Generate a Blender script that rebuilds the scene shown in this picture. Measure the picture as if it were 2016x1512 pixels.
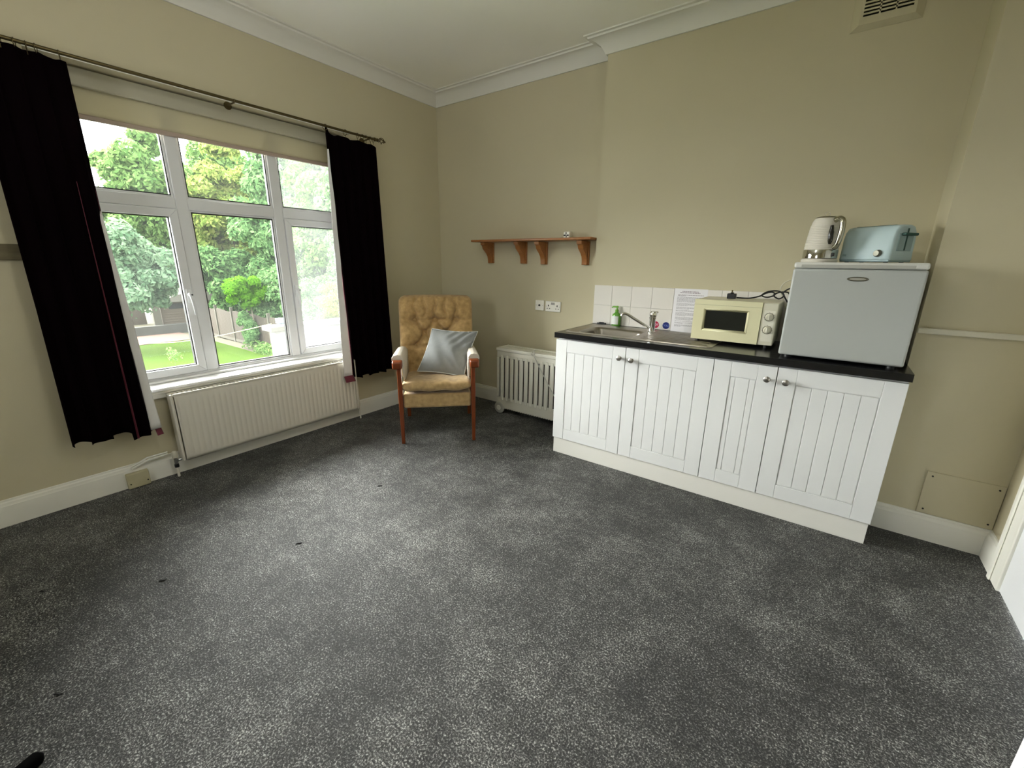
import bpy, bmesh, math, random
import numpy as np
from mathutils import Vector, Matrix
random.seed(4)
D = bpy.data; S = bpy.context.scene
for o in list(D.objects): D.objects.remove(o)
C = S.collection
PI = math.pi
SUN_E, FILL_E = 18.5, 6.5

# ------------------------------------------------------------------ camera
CX, CY, CZ = 3.17203, -3.14328, 1.31551
YAW, PITCH, ROLL, FPX = 0.62822, -0.2780, 0.01214, 839.4
def cam_axes():
    f = Vector((-math.sin(YAW)*math.cos(PITCH), math.cos(YAW)*math.cos(PITCH), math.sin(PITCH)))
    r = Vector((math.cos(YAW), math.sin(YAW), 0)); u = r.cross(f)
    return r*math.cos(ROLL)+u*math.sin(ROLL), -r*math.sin(ROLL)+u*math.cos(ROLL), f
r_, u_, f_ = cam_axes()
cd = D.cameras.new('camera'); cam = D.objects.new('camera', cd); C.objects.link(cam)
cam.matrix_world = Matrix(((r_.x, u_.x, -f_.x, CX), (r_.y, u_.y, -f_.y, CY), (r_.z, u_.z, -f_.z, CZ), (0, 0, 0, 1)))
cd.sensor_fit = 'HORIZONTAL'; cd.sensor_width = 36; cd.lens = FPX/2016*36; cd.clip_start = .02; cd.clip_end = 300
S.camera = cam

# ------------------------------------------------------------------ sky, light, exposure
w = D.worlds.new('overcast'); S.world = w; w.use_nodes = True
nt = w.node_tree; nt.nodes.clear()
wo = nt.nodes.new('ShaderNodeOutputWorld'); bg = nt.nodes.new('ShaderNodeBackground')
bg.inputs[0].default_value = (.93, .97, 1.0, 1); bg.inputs[1].default_value = 4.1
nt.links.new(bg.outputs[0], wo.inputs[0])
def portal(name, loc, rot, sx, sy):
    l = D.lights.new(name, 'AREA'); l.shape = 'RECTANGLE'; l.size = sx; l.size_y = sy; l.cycles.is_portal = True
    o = D.objects.new(name, l); C.objects.link(o); o.location = loc; o.rotation_euler = rot
portal('daylight_portal', (-.34, -1.775, 1.42), (0, -PI/2, 0), 1.68, 1.7)      # faces +x
portal('added_window_portal', (1.7, -4.76, 1.65), (PI/2, 0, 0), .8, .9)  # faces +y, behind the added rear window
sl = D.lights.new('veiled_sun', 'SUN'); sl.energy = SUN_E; sl.angle = math.radians(85); sl.color = (1, .97, .92)
so_ = D.objects.new('veiled_sun', sl); C.objects.link(so_)
so_.rotation_euler = Vector((-1, -.30, 1.02)).to_track_quat('Z', 'Y').to_euler()
vs = S.view_settings
S.display_settings.display_device = 'sRGB'
vs.view_transform = 'Standard'; vs.look = 'None'; vs.exposure = 1.66; vs.gamma = 1; vs.use_curve_mapping = False
try: S.cycles.max_bounces = 10; S.cycles.diffuse_bounces = 6; S.cycles.transparent_max_bounces = 16
except Exception: pass

# ------------------------------------------------------------------ materials
MT = {}
def mat(name, col, rough=.5, metal=0, **k):
    if name in MT: return MT[name]
    m = D.materials.new(name); m.use_nodes = True; n = m.node_tree; b = n.nodes['Principled BSDF']
    b.inputs['Base Color'].default_value = (*col, 1); b.inputs['Roughness'].default_value = rough; b.inputs['Metallic'].default_value = metal
    if 'spec' in k: b.inputs['Specular IOR Level'].default_value = k['spec']
    if 'sheen' in k: b.inputs['Sheen Weight'].default_value = k['sheen']
    if 'coat' in k: b.inputs['Coat Weight'].default_value = k['coat']
    L = n.links
    if k.get('noise') or k.get('bump') or k.get('mottle'):
        tc = n.nodes.new('ShaderNodeTexCoord')
        mp = n.nodes.new('ShaderNodeMapping'); L.new(tc.outputs['Object'], mp.inputs[0]); mp.inputs['Scale'].default_value = k.get('stretch', (1, 1, 1))
    if k.get('noise'):   # (scale, colour2, contrast)
        sc, c2, ct = k['noise']
        t = n.nodes.new('ShaderNodeTexNoise'); t.inputs['Scale'].default_value = sc; t.inputs['Detail'].default_value = 5; L.new(mp.outputs[0], t.inputs[0])
        r = n.nodes.new('ShaderNodeValToRGB'); r.color_ramp.elements[0].position = .5-ct; r.color_ramp.elements[1].position = .5+ct
        r.color_ramp.elements[0].color = (*col, 1); r.color_ramp.elements[1].color = (*c2, 1)
        L.new(t.outputs[0], r.inputs[0]); L.new(r.outputs[0], b.inputs['Base Color'])
    if k.get('bump'):    # (scale, strength, distance)
        sc, st, di = k['bump']
        t = n.nodes.new('ShaderNodeTexNoise'); t.inputs['Scale'].default_value = sc; t.inputs['Detail'].default_value = 4; L.new(mp.outputs[0], t.inputs[0])
        bu = n.nodes.new('ShaderNodeBump'); bu.inputs['Strength'].default_value = st; bu.inputs['Distance'].default_value = di
        L.new(t.outputs[0], bu.inputs['Height']); L.new(bu.outputs[0], b.inputs['Normal'])
    MT[name] = m; return m
wallm = mat('greige_wall_paint', (.53, .485, .335), .75, spec=.3, noise=(1.5, (.565, .515, .36), .4), bump=(160, .12, .002))
ceilm = mat('ceiling_paint', (.93, .92, .84), .8, spec=.2, bump=(120, .08, .002))
trimw = mat('white_gloss_trim', (.74, .73, .66), .35)
corn = mat('cornice_paint', (.74, .73, .66), .7)
upvc = mat('white_upvc', (.74, .75, .76), .3)
gasket = mat('black_gasket', (.015, .015, .015), .6)
unitw = mat('white_cabinet', (.71, .72, .715), .38)
plinthm = mat('plinth_white', (.72, .71, .66), .45)
black = mat('black_worktop', (.006, .006, .007), .22, noise=(55, (.011, .011, .012), .12))
blackp = mat('black_plastic', (.008, .008, .009), .45)
steel = mat('brushed_steel', (.30, .275, .235), .30, 1, bump=(40, .05, .001), stretch=(1, 12, 1))
chrome = mat('chrome', (.75, .75, .74), .08, 1)
knobm = mat('satin_nickel', (.42, .40, .37), .3, 1)
brass = mat('antique_brass', (.10, .075, .03), .38, .8)
tilem = mat('tile_glaze', (.73, .70, .65), .18, noise=(3, (.76, .73, .68), .4))
grout = mat('grout', (.55, .53, .48), .85)
curt = mat('burgundy_black_curtain', (.0022, .0010, .0014), .95, spec=.02, noise=(6, (.0035, .0012, .0018), .3))
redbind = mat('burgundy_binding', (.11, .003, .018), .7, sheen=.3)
lining = mat('curtain_lining', (.72, .71, .70), .85, bump=(25, .3, .01))
blindm = None
blindb = mat('cream_headrail', (.47, .45, .35), .6)
radm = mat('radiator_enamel', (.66, .63, .55), .4)
heatm = mat('heater_cream', (.70, .69, .60), .4)
dark = mat('dark_void', (.012, .012, .011), .8)
pine = mat('varnished_pine', (.27, .10, .025), .35, noise=(9, (.38, .16, .045), .25), stretch=(1, 9, 9))
cherry = mat('cherry_wood', (.15, .032, .007), .28, noise=(12, (.21, .048, .010), .3), stretch=(6, 6, 1))
oldwood = mat('bare_batten_wood', (.10, .085, .045), .8, noise=(12, (.20, .165, .09), .25), stretch=(3, .6, 3))
gold = mat('gold_velour', (.34, .22, .09), .9, sheen=.3, noise=(30, (.55, .38, .175), .25), bump=(90, .3, .003))
goldback = mat('gold_velour_back', (.33, .20, .072), .9, sheen=.3, noise=(30, (.56, .37, .155), .25), bump=(80, .35, .003))
armc = mat('cream_arm_cover', (.62, .57, .48), .9, bump=(120, .3, .002))
greyc = mat('grey_cushion', (.24, .25, .25), .9, noise=(40, (.28, .29, .285), .3), bump=(160, .35, .002))
pipeg = mat('cushion_piping', (.62, .63, .62), .8)
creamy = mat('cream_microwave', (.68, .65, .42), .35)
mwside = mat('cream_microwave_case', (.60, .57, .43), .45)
mwpan = mat('cream_control_panel', (.58, .56, .44), .4)
mwglass = mat('dark_oven_glass', (.012, .014, .012), .12, spec=.5)
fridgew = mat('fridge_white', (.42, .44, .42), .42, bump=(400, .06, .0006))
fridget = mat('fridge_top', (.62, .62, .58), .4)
badgem = mat('badge_silver', (.15, .145, .11), .35, .6)
badgel = mat('badge_light', (.45, .44, .38), .4, .5)
kettlem = mat('kettle_cream', (.66, .63, .55), .3, coat=.3)
toastm = mat('toaster_blue', (.44, .56, .58), .5)
toastg = mat('toaster_slot_green', (.01, .06, .05), .5)
toastd = mat('toaster_shade_blue', (.27, .37, .38), .4)
socketm = mat('socket_white', (.82, .80, .72), .3)
redm = mat('red_sticker', (.42, .005, .05), .35)
bluem = mat('blue_sticker', (.005, .015, .16), .35)
whitem = mat('sticker_white', (.75, .75, .78), .5)
bluetxt = mat('sticker_pale_text', (.18, .25, .55), .5)
paperm = mat('paper', (.78, .77, .80), .7)
inkm = mat('faded_print', (.36, .35, .38), .8)
inkm2 = mat('faded_heading_print', (.27, .22, .26), .8)
greenp = mat('green_soap_plastic', (.16, .42, .04), .3)
greenl = mat('green_soap_liquid', (.10, .30, .03), .15)
labelm = mat('soap_label', (.66, .69, .66), .4)
jboxm = mat('beige_box', (.42, .38, .22), .5, noise=(12, (.50, .47, .33), .3))

def carpet_mat():
    m = D.materials.new('charcoal_twist_carpet'); m.use_nodes = True; n = m.node_tree; L = n.links; b = n.nodes['Principled BSDF']
    tc = n.nodes.new('ShaderNodeTexCoord'); N = n.nodes.new
    def noise(sc, det, rough=.6, src=None):
        t = N('ShaderNodeTexNoise'); t.inputs['Scale'].default_value = sc; t.inputs['Detail'].default_value = det; t.inputs['Roughness'].default_value = rough
        L.new(src or tc.outputs['Object'], t.inputs[0]); return t
    # distort coordinates so tufts lie over in different directions
    t1 = noise(165, 3.0, .8); t2 = noise(38, 3, .6); t3 = noise(1.3, 6, .66); t4 = noise(7, 5, .65)
    def mth(op, a, bb, c=None):
        q = N('ShaderNodeMath'); q.operation = op
        for i, v in enumerate((a, bb, c)):
            if v is None: continue
            if isinstance(v, (int, float)): q.inputs[i].default_value = v
            else: L.new(v, q.inputs[i])
        return q.outputs[0]
    s = mth('MULTIPLY', t1.outputs[0], .68); s = mth('MULTIPLY_ADD', t2.outputs[0], .12, s); s = mth('MULTIPLY_ADD', t3.outputs[0], .15, s); s = mth('MULTIPLY_ADD', t4.outputs[0], .12, s)
    r = N('ShaderNodeValToRGB'); e = r.color_ramp.elements
    e[0].position = .45; e[0].color = (.003, .003, .003, 1); e[1].position = .66; e[1].color = (.64, .645, .61, 1)
    m1 = e.new(.53); m1.color = (.026, .0265, .0245, 1); m2 = e.new(.585); m2.color = (.135, .136, .128, 1)
    L.new(s, r.inputs[0]); L.new(r.outputs[0], b.inputs['Base Color'])
    b.inputs['Roughness'].default_value = .5; b.inputs['Specular IOR Level'].default_value = .42
    b.inputs['Sheen Weight'].default_value = .0; b.inputs['Sheen Roughness'].default_value = .6
    h = mth('MULTIPLY_ADD', t3.outputs[0], 1.5, t1.outputs[0]); h = mth('MULTIPLY_ADD', t4.outputs[0], .8, h)
    bu = N('ShaderNodeBump'); bu.inputs['Strength'].default_value = .8; bu.inputs['Distance'].default_value = .012
    L.new(h, bu.inputs['Height']); L.new(bu.outputs[0], b.inputs['Normal'])
    return m
carpet = carpet_mat()

def glass_mat(name, haze=0.0):
    m = D.materials.new(name); m.use_nodes = True; n = m.node_tree; n.nodes.clear(); L = n.links; N = n.nodes.new
    o = N('ShaderNodeOutputMaterial'); tr = N('ShaderNodeBsdfTransparent'); tr.inputs[0].default_value = (.97, .985, .98, 1)
    gl = N('ShaderNodeBsdfGlossy'); gl.inputs['Roughness'].default_value = .02
    fr = N('ShaderNodeFresnel'); fr.inputs[0].default_value = 1.25
    mx = N('ShaderNodeMixShader'); L.new(fr.outputs[0], mx.inputs[0]); L.new(tr.outputs[0], mx.inputs[1]); L.new(gl.outputs[0], mx.inputs[2])
    out = mx.outputs[0]
    if haze:
        tl = N('ShaderNodeBsdfTranslucent'); tl.inputs[0].default_value = (.8, .85, .85, 1)
        tc = N('ShaderNodeTexCoord'); t = N('ShaderNodeTexNoise'); t.inputs['Scale'].default_value = 3; t.inputs['Detail'].default_value = 4; L.new(tc.outputs['Object'], t.inputs[0])
        q = N('ShaderNodeMath'); q.operation = 'MULTIPLY'; q.inputs[1].default_value = haze*2; L.new(t.outputs[0], q.inputs[0])
        m2 = N('ShaderNodeMixShader'); L.new(q.outputs[0], m2.inputs[0]); L.new(out, m2.inputs[1]); L.new(tl.outputs[0], m2.inputs[2]); out = m2.outputs[0]
    L.new(out, o.inputs[0]); MT[name] = m; return m
glass = glass_mat('window_glass', .004); hazy = glass_mat('hazy_window_glass', .022)

def leaf_mat(name, c1, c2, trans=.45):
    m = D.materials.new(name); m.use_nodes = True; n = m.node_tree; n.nodes.clear(); L = n.links; N = n.nodes.new
    o = N('ShaderNodeOutputMaterial'); g = N('ShaderNodeNewGeometry'); r = N('ShaderNodeValToRGB')
    r.color_ramp.elements[0].color = (*c1, 1); r.color_ramp.elements[1].color = (*c2, 1)
    L.new(g.outputs['Random Per Island'], r.inputs[0])
    d = N('ShaderNodeBsdfDiffuse'); t = N('ShaderNodeBsdfTranslucent'); L.new(r.outputs[0], d.inputs[0]); L.new(r.outputs[0], t.inputs[0])
    mx = N('ShaderNodeMixShader'); mx.inputs[0].default_value = trans; L.new(d.outputs[0], mx.inputs[1]); L.new(t.outputs[0], mx.inputs[2])
    L.new(mx.outputs[0], o.inputs[0]); MT[name] = m; return m

blindm = leaf_mat('cream_blind', (.56, .52, .37), (.56, .52, .37), .10)
# ------------------------------------------------------------------ mesh helpers
class MB:
    def __init__(s): s.v = []; s.f = []
    def add(s, vs, fs):
        n = len(s.v); s.v += [tuple(map(float, p)) for p in vs]; s.f += [tuple(i+n for i in f) for f in fs]; return s
    def box(s, x0, x1, y0, y1, z0, z1):
        return s.add([(x0,y0,z0),(x1,y0,z0),(x1,y1,z0),(x0,y1,z0),(x0,y0,z1),(x1,y0,z1),(x1,y1,z1),(x0,y1,z1)],
            [(0,3,2,1),(4,5,6,7),(0,1,5,4),(1,2,6,5),(2,3,7,6),(3,0,4,7)])
    def hexa(s, p): return s.add(p, [(0,3,2,1),(4,5,6,7),(0,1,5,4),(1,2,6,5),(2,3,7,6),(3,0,4,7)])
    def tube(s, pts, r, n=10, caps=True, closed=False):
        pts = [Vector(p) for p in pts]; m = len(pts); rs = r if isinstance(r, (list, tuple)) else [r]*m
        base = len(s.v); prev = None
        for i, p in enumerate(pts):
            if closed: t = pts[(i+1) % m]-pts[i-1]
            else: t = pts[min(i+1, m-1)]-pts[max(i-1, 0)]
            t.normalize()
            a = Vector((0, 0, 1)) if abs(t.z) < .9 else Vector((1, 0, 0))
            if prev is not None: a = prev
            b = t.cross(a).normalized(); a2 = b.cross(t).normalized(); prev = a2
            for k in range(n):
                q = 2*PI*k/n; s.v.append(tuple(p+(a2*math.cos(q)+b*math.sin(q))*rs[i]))
        R = m if closed else m-1
        for i in range(R):
            for k in range(n):
                i2 = (i+1) % m
                s.f.append((base+i*n+k, base+i*n+(k+1) % n, base+i2*n+(k+1) % n, base+i2*n+k))
        if caps and not closed:
            s.f.append(tuple(base+k for k in range(n))[::-1]); s.f.append(tuple(base+(m-1)*n+k for k in range(n)))
        return s
    def cyl(s, p0, p1, r, n=16, r1=None): return s.tube([p0, p1], [r, r if r1 is None else r1], n)
    def lathe(s, prof, c=(0, 0, 0), n=28, ax='z', sx=1, sy=1, cap=True):
        base = len(s.v); m = len(prof)
        for r, h in prof:
            for k in range(n):
                q = 2*PI*k/n; a, b = r*math.cos(q)*sx, r*math.sin(q)*sy
                p = (a, b, h) if ax == 'z' else ((h, a, b) if ax == 'x' else (b, h, a))
                s.v.append((p[0]+c[0], p[1]+c[1], p[2]+c[2]))
        for i in range(m-1):
            for k in range(n): s.f.append((base+i*n+k, base+i*n+(k+1) % n, base+(i+1)*n+(k+1) % n, base+(i+1)*n+k))
        if cap:
            s.f.append(tuple(base+k for k in range(n))[::-1]); s.f.append(tuple(base+(m-1)*n+k for k in range(n)))
        return s
    def prism(s, poly, h0, h1, ax='y'):
        """poly 2D (a,b); extruded along ax. ax='y': (a,h,b); 'x': (h,a,b); 'z': (a,b,h)"""
        f = {'y': lambda a, b, h: (a, h, b), 'x': lambda a, b, h: (h, a, b), 'z': lambda a, b, h: (a, b, h)}[ax]
        n = len(poly); vs = [f(a, b, h0) for a, b in poly]+[f(a, b, h1) for a, b in poly]
        return s.add(vs, [tuple(range(n))[::-1], tuple(range(n, 2*n))]+[(i, (i+1) % n, n+(i+1) % n, n+i) for i in range(n)])
    def grid(s, fn, nu, nv):
        b = len(s.v)
        for j in range(nv+1):
            for i in range(nu+1): s.v.append(tuple(fn(i/nu, j/nv)))
        for j in range(nv):
            for i in range(nu): a = b+j*(nu+1)+i; s.f.append((a, a+1, a+nu+2, a+nu+1))
        return s
def rrect(x0, x1, y0, y1, r, k=6):
    out = []
    for cx, cy, a0 in ((x1-r, y1-r, 0), (x0+r, y1-r, 90), (x0+r, y0+r, 180), (x1-r, y0+r, 270)):
        for i in range(k+1):
            q = math.radians(a0+90*i/k); out.append((cx+r*math.cos(q), cy+r*math.sin(q)))
    return out

def tag(o, label=None, cat=None, group=None, kind=None):
    if label: o['label'] = label
    if cat: o['category'] = cat
    if group: o['group'] = group
    if kind: o['kind'] = kind
    return o
def obj(name, mb, m, parent=None, bevel=0, smooth=True, seg=2, kind=None, solid=0, subsurf=0, angle=40, fixn=True):
    me = D.meshes.new(name); me.from_pydata(mb.v, [], mb.f)
    if fixn:
        bm = bmesh.new(); bm.from_mesh(me); bmesh.ops.recalc_face_normals(bm, faces=bm.faces); bm.to_mesh(me); bm.free()
    me.materials.append(m)
    o = D.objects.new(name, me); C.objects.link(o)
    if smooth:
        me.shade_smooth()
        if not subsurf: me.set_sharp_from_angle(angle=math.radians(angle))
    if solid: md = o.modifiers.new('solid', 'SOLIDIFY'); md.thickness = solid; md.offset = 0
    if subsurf: md = o.modifiers.new('sub', 'SUBSURF'); md.levels = subsurf; md.render_levels = subsurf
    if bevel: md = o.modifiers.new('bevel', 'BEVEL'); md.width = bevel; md.segments = seg; md.limit_method = 'ANGLE'; md.angle_limit = math.radians(35); md.harden_normals = False
    if parent: o.parent = parent
    if kind: o['kind'] = kind
    return o
def solo(name, mb, m, label, cat, group=None, kind=None, **k):
    """a thing that is one mesh: origin at the bottom centre of its bounds"""
    a = np.array(mb.v); lo, hi = a.min(0), a.max(0); c = ((lo[0]+hi[0])/2, (lo[1]+hi[1])/2, lo[2])
    mb.v = [(p[0]-c[0], p[1]-c[1], p[2]-c[2]) for p in mb.v]
    o = obj(name, mb, m, **k); o.location = c; return tag(o, label, cat, group, kind)
def thing(name, label, cat, loc=(0, 0, 0), rotz=0, group=None, kind=None):
    o = D.objects.new(name, None); C.objects.link(o); o.location = loc; o.rotation_euler = (0, 0, rotz); o.empty_display_size = .1
    return tag(o, label, cat, group, kind)
def struct(name, mb, m, parent=None, **k):
    o = obj(name, mb, m, parent, **k)
    if parent is None: o['kind'] = 'structure'
    return o
def B(*a): return MB().box(*a)

# ------------------------------------------------------------------ room shell
RX = 3.975; YB = -.087; BX = 1.71; XS = 3.532; YS = -.413; YF = -4.45; CH = 2.745
floorm = MB().add([(0, YF, 0), (RX, YF, 0), (RX, 0, 0), (0, 0, 0), (0, YF, -.1), (RX, YF, -.1), (RX, 0, -.1), (0, 0, -.1)], [(0,1,2,3),(7,6,5,4),(0,4,5,1),(1,5,6,2),(2,6,7,3),(3,7,4,0)])
struct('floor', floorm, carpet, smooth=False)
struct('ceiling', B(-.3, RX+.2, YF-.3, .2, CH, CH+.1), ceilm, smooth=False)
WY0, WY1, WZ0, WZ1, WXO = -2.62, -.93, .56, 2.244, -.30
wl = MB().box(WXO, 0, YF-.3, WY0, -.1, CH).box(WXO, 0, WY1, .2, -.1, CH).box(WXO, 0, WY0, WY1, -.1, WZ0).box(WXO, 0, WY0, WY1, WZ1, CH)
struct('wall_left', wl, wallm, smooth=False)
wb = MB().prism([(0, 0), (BX, 0), (BX, YB), (XS, YB), (XS, YS), (RX, YS), (RX, .2), (0, .2)], -.1, CH, 'z')
wallb = struct('wall_back', wb, wallm, smooth=False)
# right wall with door opening
DY0, DY1, DZ = -1.56, -.715, 2.02
wr = MB().box(RX, RX+.2, DY1, .2, -.1, CH).box(RX, RX+.2, YF-.3, DY0, -.1, CH).box(RX, RX+.2, DY0, DY1, DZ, CH)
struct('wall_right', wr, wallm, smooth=False)
# wall behind the camera; unseen window opening added to let in more light
FX0, FX1, FZ0, FZ1 = 1.3, 2.1, 1.2, 2.1
wf = MB().box(-.3, FX0, YF-.3, YF, -.1, CH).box(FX1, RX+.2, YF-.3, YF, -.1, CH).box(FX0, FX1, YF-.3, YF, -.1, FZ0).box(FX0, FX1, YF-.3, YF, FZ1, CH)
struct('wall_front', wf, wallm, smooth=False)
w2 = thing('added_rear_window', None, None, (0, YF-.15, 0), kind='structure')
fr2 = MB().box(FX0, FX1, -.03, .03, FZ0, FZ0+.06).box(FX0, FX1, -.03, .03, FZ1-.06, FZ1)
for x in (FX0, (FX0+FX1)/2-.03, FX1-.06): fr2.box(x, x+.06, -.03, .03, FZ0+.06, FZ1-.06)
obj('window_frame', fr2, upvc, w2, smooth=False)

# cornice: profile (distance from wall, drop from ceiling)
cprof = [(0, -.094), (.012, -.094), (.014, -.088), (.022, -.074), (.040, -.050), (.066, -.030), (.094, -.020), (.104, -.018), (.106, -.008), (.124, -.006), (.126, 0), (0, 0)]
def cornice(name, path, closed=False, parent=None):
    """path: list of (x,y) corner points at wall face with mitre offset vectors (mx,my)"""
    mb = MB(); n = len(cprof)
    for (x, y, mx, my) in path:
        for d, h in cprof: mb.v.append((x+mx*d, y+my*d, CH+h))
    for i in range(len(path)-1):
        for k in range(n):
            mb.f.append((i*n+k, i*n+(k+1) % n, (i+1)*n+(k+1) % n, (i+1)*n+k))
    mb.f.append(tuple(range(n))); mb.f.append(tuple(range((len(path)-1)*n, len(path)*n)))
    return struct(name, mb, corn, angle=25)
cornice('trim_1', [(0, YF, 1, 1), (0, 0, 1, -1), (BX, 0, -1, -1), (BX, YB, -1, -1), (XS, YB, -1, -1), (XS, YS, -1, -1), (RX, YS, -1, -1), (RX, YF, -1, 1), (0, YF, 1, 1)])
# skirting
sprof = [(0, 0), (.018, 0), (.018, .098), (.0165, .103), (.0165, .106), (.014, .110), (.012, .122), (.007, .128), (.006, .136), (0, .138)]
def skirting(name, path):
    mb = MB(); n = len(sprof)
    for (x, y, mx, my) in path:
        for d, h in sprof: mb.v.append((x+mx*d, y+my*d, h))
    for i in range(len(path)-1):
        for k in range(n): mb.f.append((i*n+k, i*n+(k+1) % n, (i+1)*n+(k+1) % n, (i+1)*n+k))
    mb.f.append(tuple(range(n))); mb.f.append(tuple(range((len(path)-1)*n, len(path)*n)))
    return struct(name, mb, trimw, angle=25)
skirting('baseboard_left', [(0, YF, 1, 0), (0, 0, 1, -1)])
skirting('baseboard_back', [(0, 0, 1, -1), (BX, 0, -1, -1), (BX, YB, -1, 0)])
skirting('baseboard_right', [(XS, YS, 0, -1), (RX, YS, -1, -1), (RX, DY1+.105, -1, 0)])
# pipe boxing / conduit on the right
solo('pipe_trunking', MB().box(XS, RX, YS-.022, YS, 1.020, 1.046), mat('trunking_paint', (.62, .59, .47), .5), 'slim painted pipe trunking running along the wall right of the fridge', 'trunking', bevel=.004)
pan = thing('access_panel', 'flat painted access panel screwed low on the wall above the skirting', 'panel', (3.843, YS, .118))
obj('panel_board', B(-.137, .129, -.008, 0, .021, .243), wallm, pan, bevel=.0015)
for x, z in ((-.115, .045), (.11, .045), (-.115, .222), (.11, .222)):
    obj('screw', MB().cyl((x, -.008, z), (x, -.0105, z), .004, 8), dark, pan)

# door on the right wall
arch = MB()
for y0, y1 in ((DY1, DY1+.105), (DY0-.105, DY0)): arch.box(RX-.022, RX, y0, y1, 0, DZ+.105).box(RX-.03, RX-.022, y0+(.075 if y0 == DY1 else 0), y0+(.105 if y0 == DY1 else .03), 0, DZ+.105)
arch.box(RX-.022, RX, DY0, DY1, DZ, DZ+.105)
struct('trim_2', arch, trimw, bevel=.004)
dr = thing('door_1', None, None, (RX-.012, DY1, 0), kind='structure')
obj('door_leaf', B(0, .04, DY0-DY1+.003, -.003, .006, DZ-.003), upvc, dr, bevel=.002)
for z0, z1 in ((.2, .85), (1.0, 1.85)):
    for y0, y1 in ((-.40, -.10), (-.74, -.46)):
        obj('door_panel', B(-.006, 0, y0, y1, z0, z1), upvc, dr, bevel=.004)
# second leaf standing open, hinged further back on the right wall
d2 = thing('door_2', None, None, (3.773, -1.70, 0), math.radians(16), kind='structure')
obj('door_leaf', B(0, .04, -.70, 0, .008, 1.98), upvc, d2, bevel=.002)
obj('door_handle', MB().cyl((-.02, -.06, 1.0), (0, -.06, 1.0), .025, 16).cyl((-.045, -.06, 1.0), (-.045, -.17, 1.0), .009, 10), chrome, d2)

# fill lamp added above the frame to brighten the room, shaped as a globe
pl = thing('added_fill_lamp', 'added white globe fill lamp hanging unseen from the middle of the ceiling', 'lamp', (2.0, -2.3, CH))
obj('ceiling_rose', MB().lathe([(.05, 0), (.05, -.012), (.012, -.03)], (0, 0, 0), 24), trimw, pl)
obj('flex', MB().cyl((0, 0, -.02), (0, 0, -.24), .003, 8), trimw, pl)
gm_ = D.materials.new('fill_lamp_glow'); gm_.use_nodes = True; gb_ = gm_.node_tree.nodes['Principled BSDF']
gb_.inputs['Base Color'].default_value = (.8, .8, .78, 1); gb_.inputs['Emission Color'].default_value = (1, .98, .94, 1); gb_.inputs['Emission Strength'].default_value = FILL_E
obj('globe_shade', MB().lathe([(.035, -.235), (.04, -.24), (.10, -.27), (.135, -.32), (.145, -.37), (.135, -.42), (.10, -.475), (.04, -.505), (.002, -.508)], (0, 0, 0), 32), gm_, pl)

# bare wooden batten at the left
bt = MB().box(0, .018, -3.05, -2.742, 1.298, 1.371)
bat = solo('wall_batten', bt, oldwood, 'bare wooden batten fixed to the wall beside the left curtain', 'batten', bevel=.002)
for y in (-2.84, -2.95):
    pass
# ------------------------------------------------------------------ window 1
win = thing('window_1', None, None, (-.125, -1.775, .592), kind='structure')   # local: x depth (room = +x), y along, z up
def wp(y): return y+1.775
def wz(z): return z-.592
fx0, fx1 = -.065, 0.0
MA0, MA1, MC0, MC1 = -2.099, -2.036, -1.516, -1.454
TZ0, TZ1 = 1.605, 1.668
fm = MB()
fm.box(fx0, fx1, wp(WY0), wp(WY1), wz(.560), wz(.592)-.0)          # cill rail
fm.box(fx0, fx1, wp(WY0), wp(WY1), wz(2.17), wz(2.244))
fm.box(fx0, fx1, wp(WY0), wp(WY0)+.06, 0, wz(2.17)); fm.box(fx0, fx1, wp(WY1)-.06, wp(WY1), 0, wz(2.17))
obj('outer_frame', fm, upvc, win, bevel=.004)
obj('mullion', MB().box(fx0, fx1, wp(MA0), wp(MA1), 0, wz(2.17)), upvc, win, bevel=.004)
obj('mullion', MB().box(fx0, fx1, wp(MC0), wp(MC1), 0, wz(2.17)), upvc, win, bevel=.004)
for a, b in ((WY0+.06, MA0), (MA1, MC0), (MC1, WY1-.06)):
    obj('transom', MB().box(fx0, fx1, wp(a), wp(b), wz(TZ0), wz(TZ1)), upvc, win, bevel=.004)
def glazing(a, b, z0, z1, gm, bead=.012):
    """fixed pane with bead and gasket"""
    y0, y1, q0, q1 = wp(a), wp(b), wz(z0), wz(z1)
    be = MB(); X0, X1 = -.045, -.012
    be.box(X0, X1, y0, y0+bead, q0, q1).box(X0, X1, y1-bead, y1, q0, q1).box(X0, X1, y0+bead, y1-bead, q0, q0+bead).box(X0, X1, y0+bead, y1-bead, q1-bead, q1)
    obj('glazing_bead', be, upvc, win, bevel=.003)
    g = bead+.004; ga = MB(); X0, X1 = -.038, -.016
    y0 += bead; y1 -= bead; q0 += bead; q1 -= bead; t = .006
    ga.box(X0, X1, y0, y0+t, q0, q1).box(X0, X1, y1-t, y1, q0, q1).box(X0, X1, y0+t, y1-t, q0, q0+t).box(X0, X1, y0+t, y1-t, q1-t, q1)
    obj('gasket', ga, gasket, win, smooth=False)
    obj('glass_pane', B(-.034, -.030, y0+t, y1-t, q0+t, q1-t), gm, win, smooth=False)
glazing(WY0+.06, MA0, TZ1, 2.17, glass); glazing(MA1, MC0, TZ1, 2.17, glass); glazing(MC1, WY1-.06, TZ1, 2.17, hazy)
glazing(MA1, MC0, .592, TZ0, glass)
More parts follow.
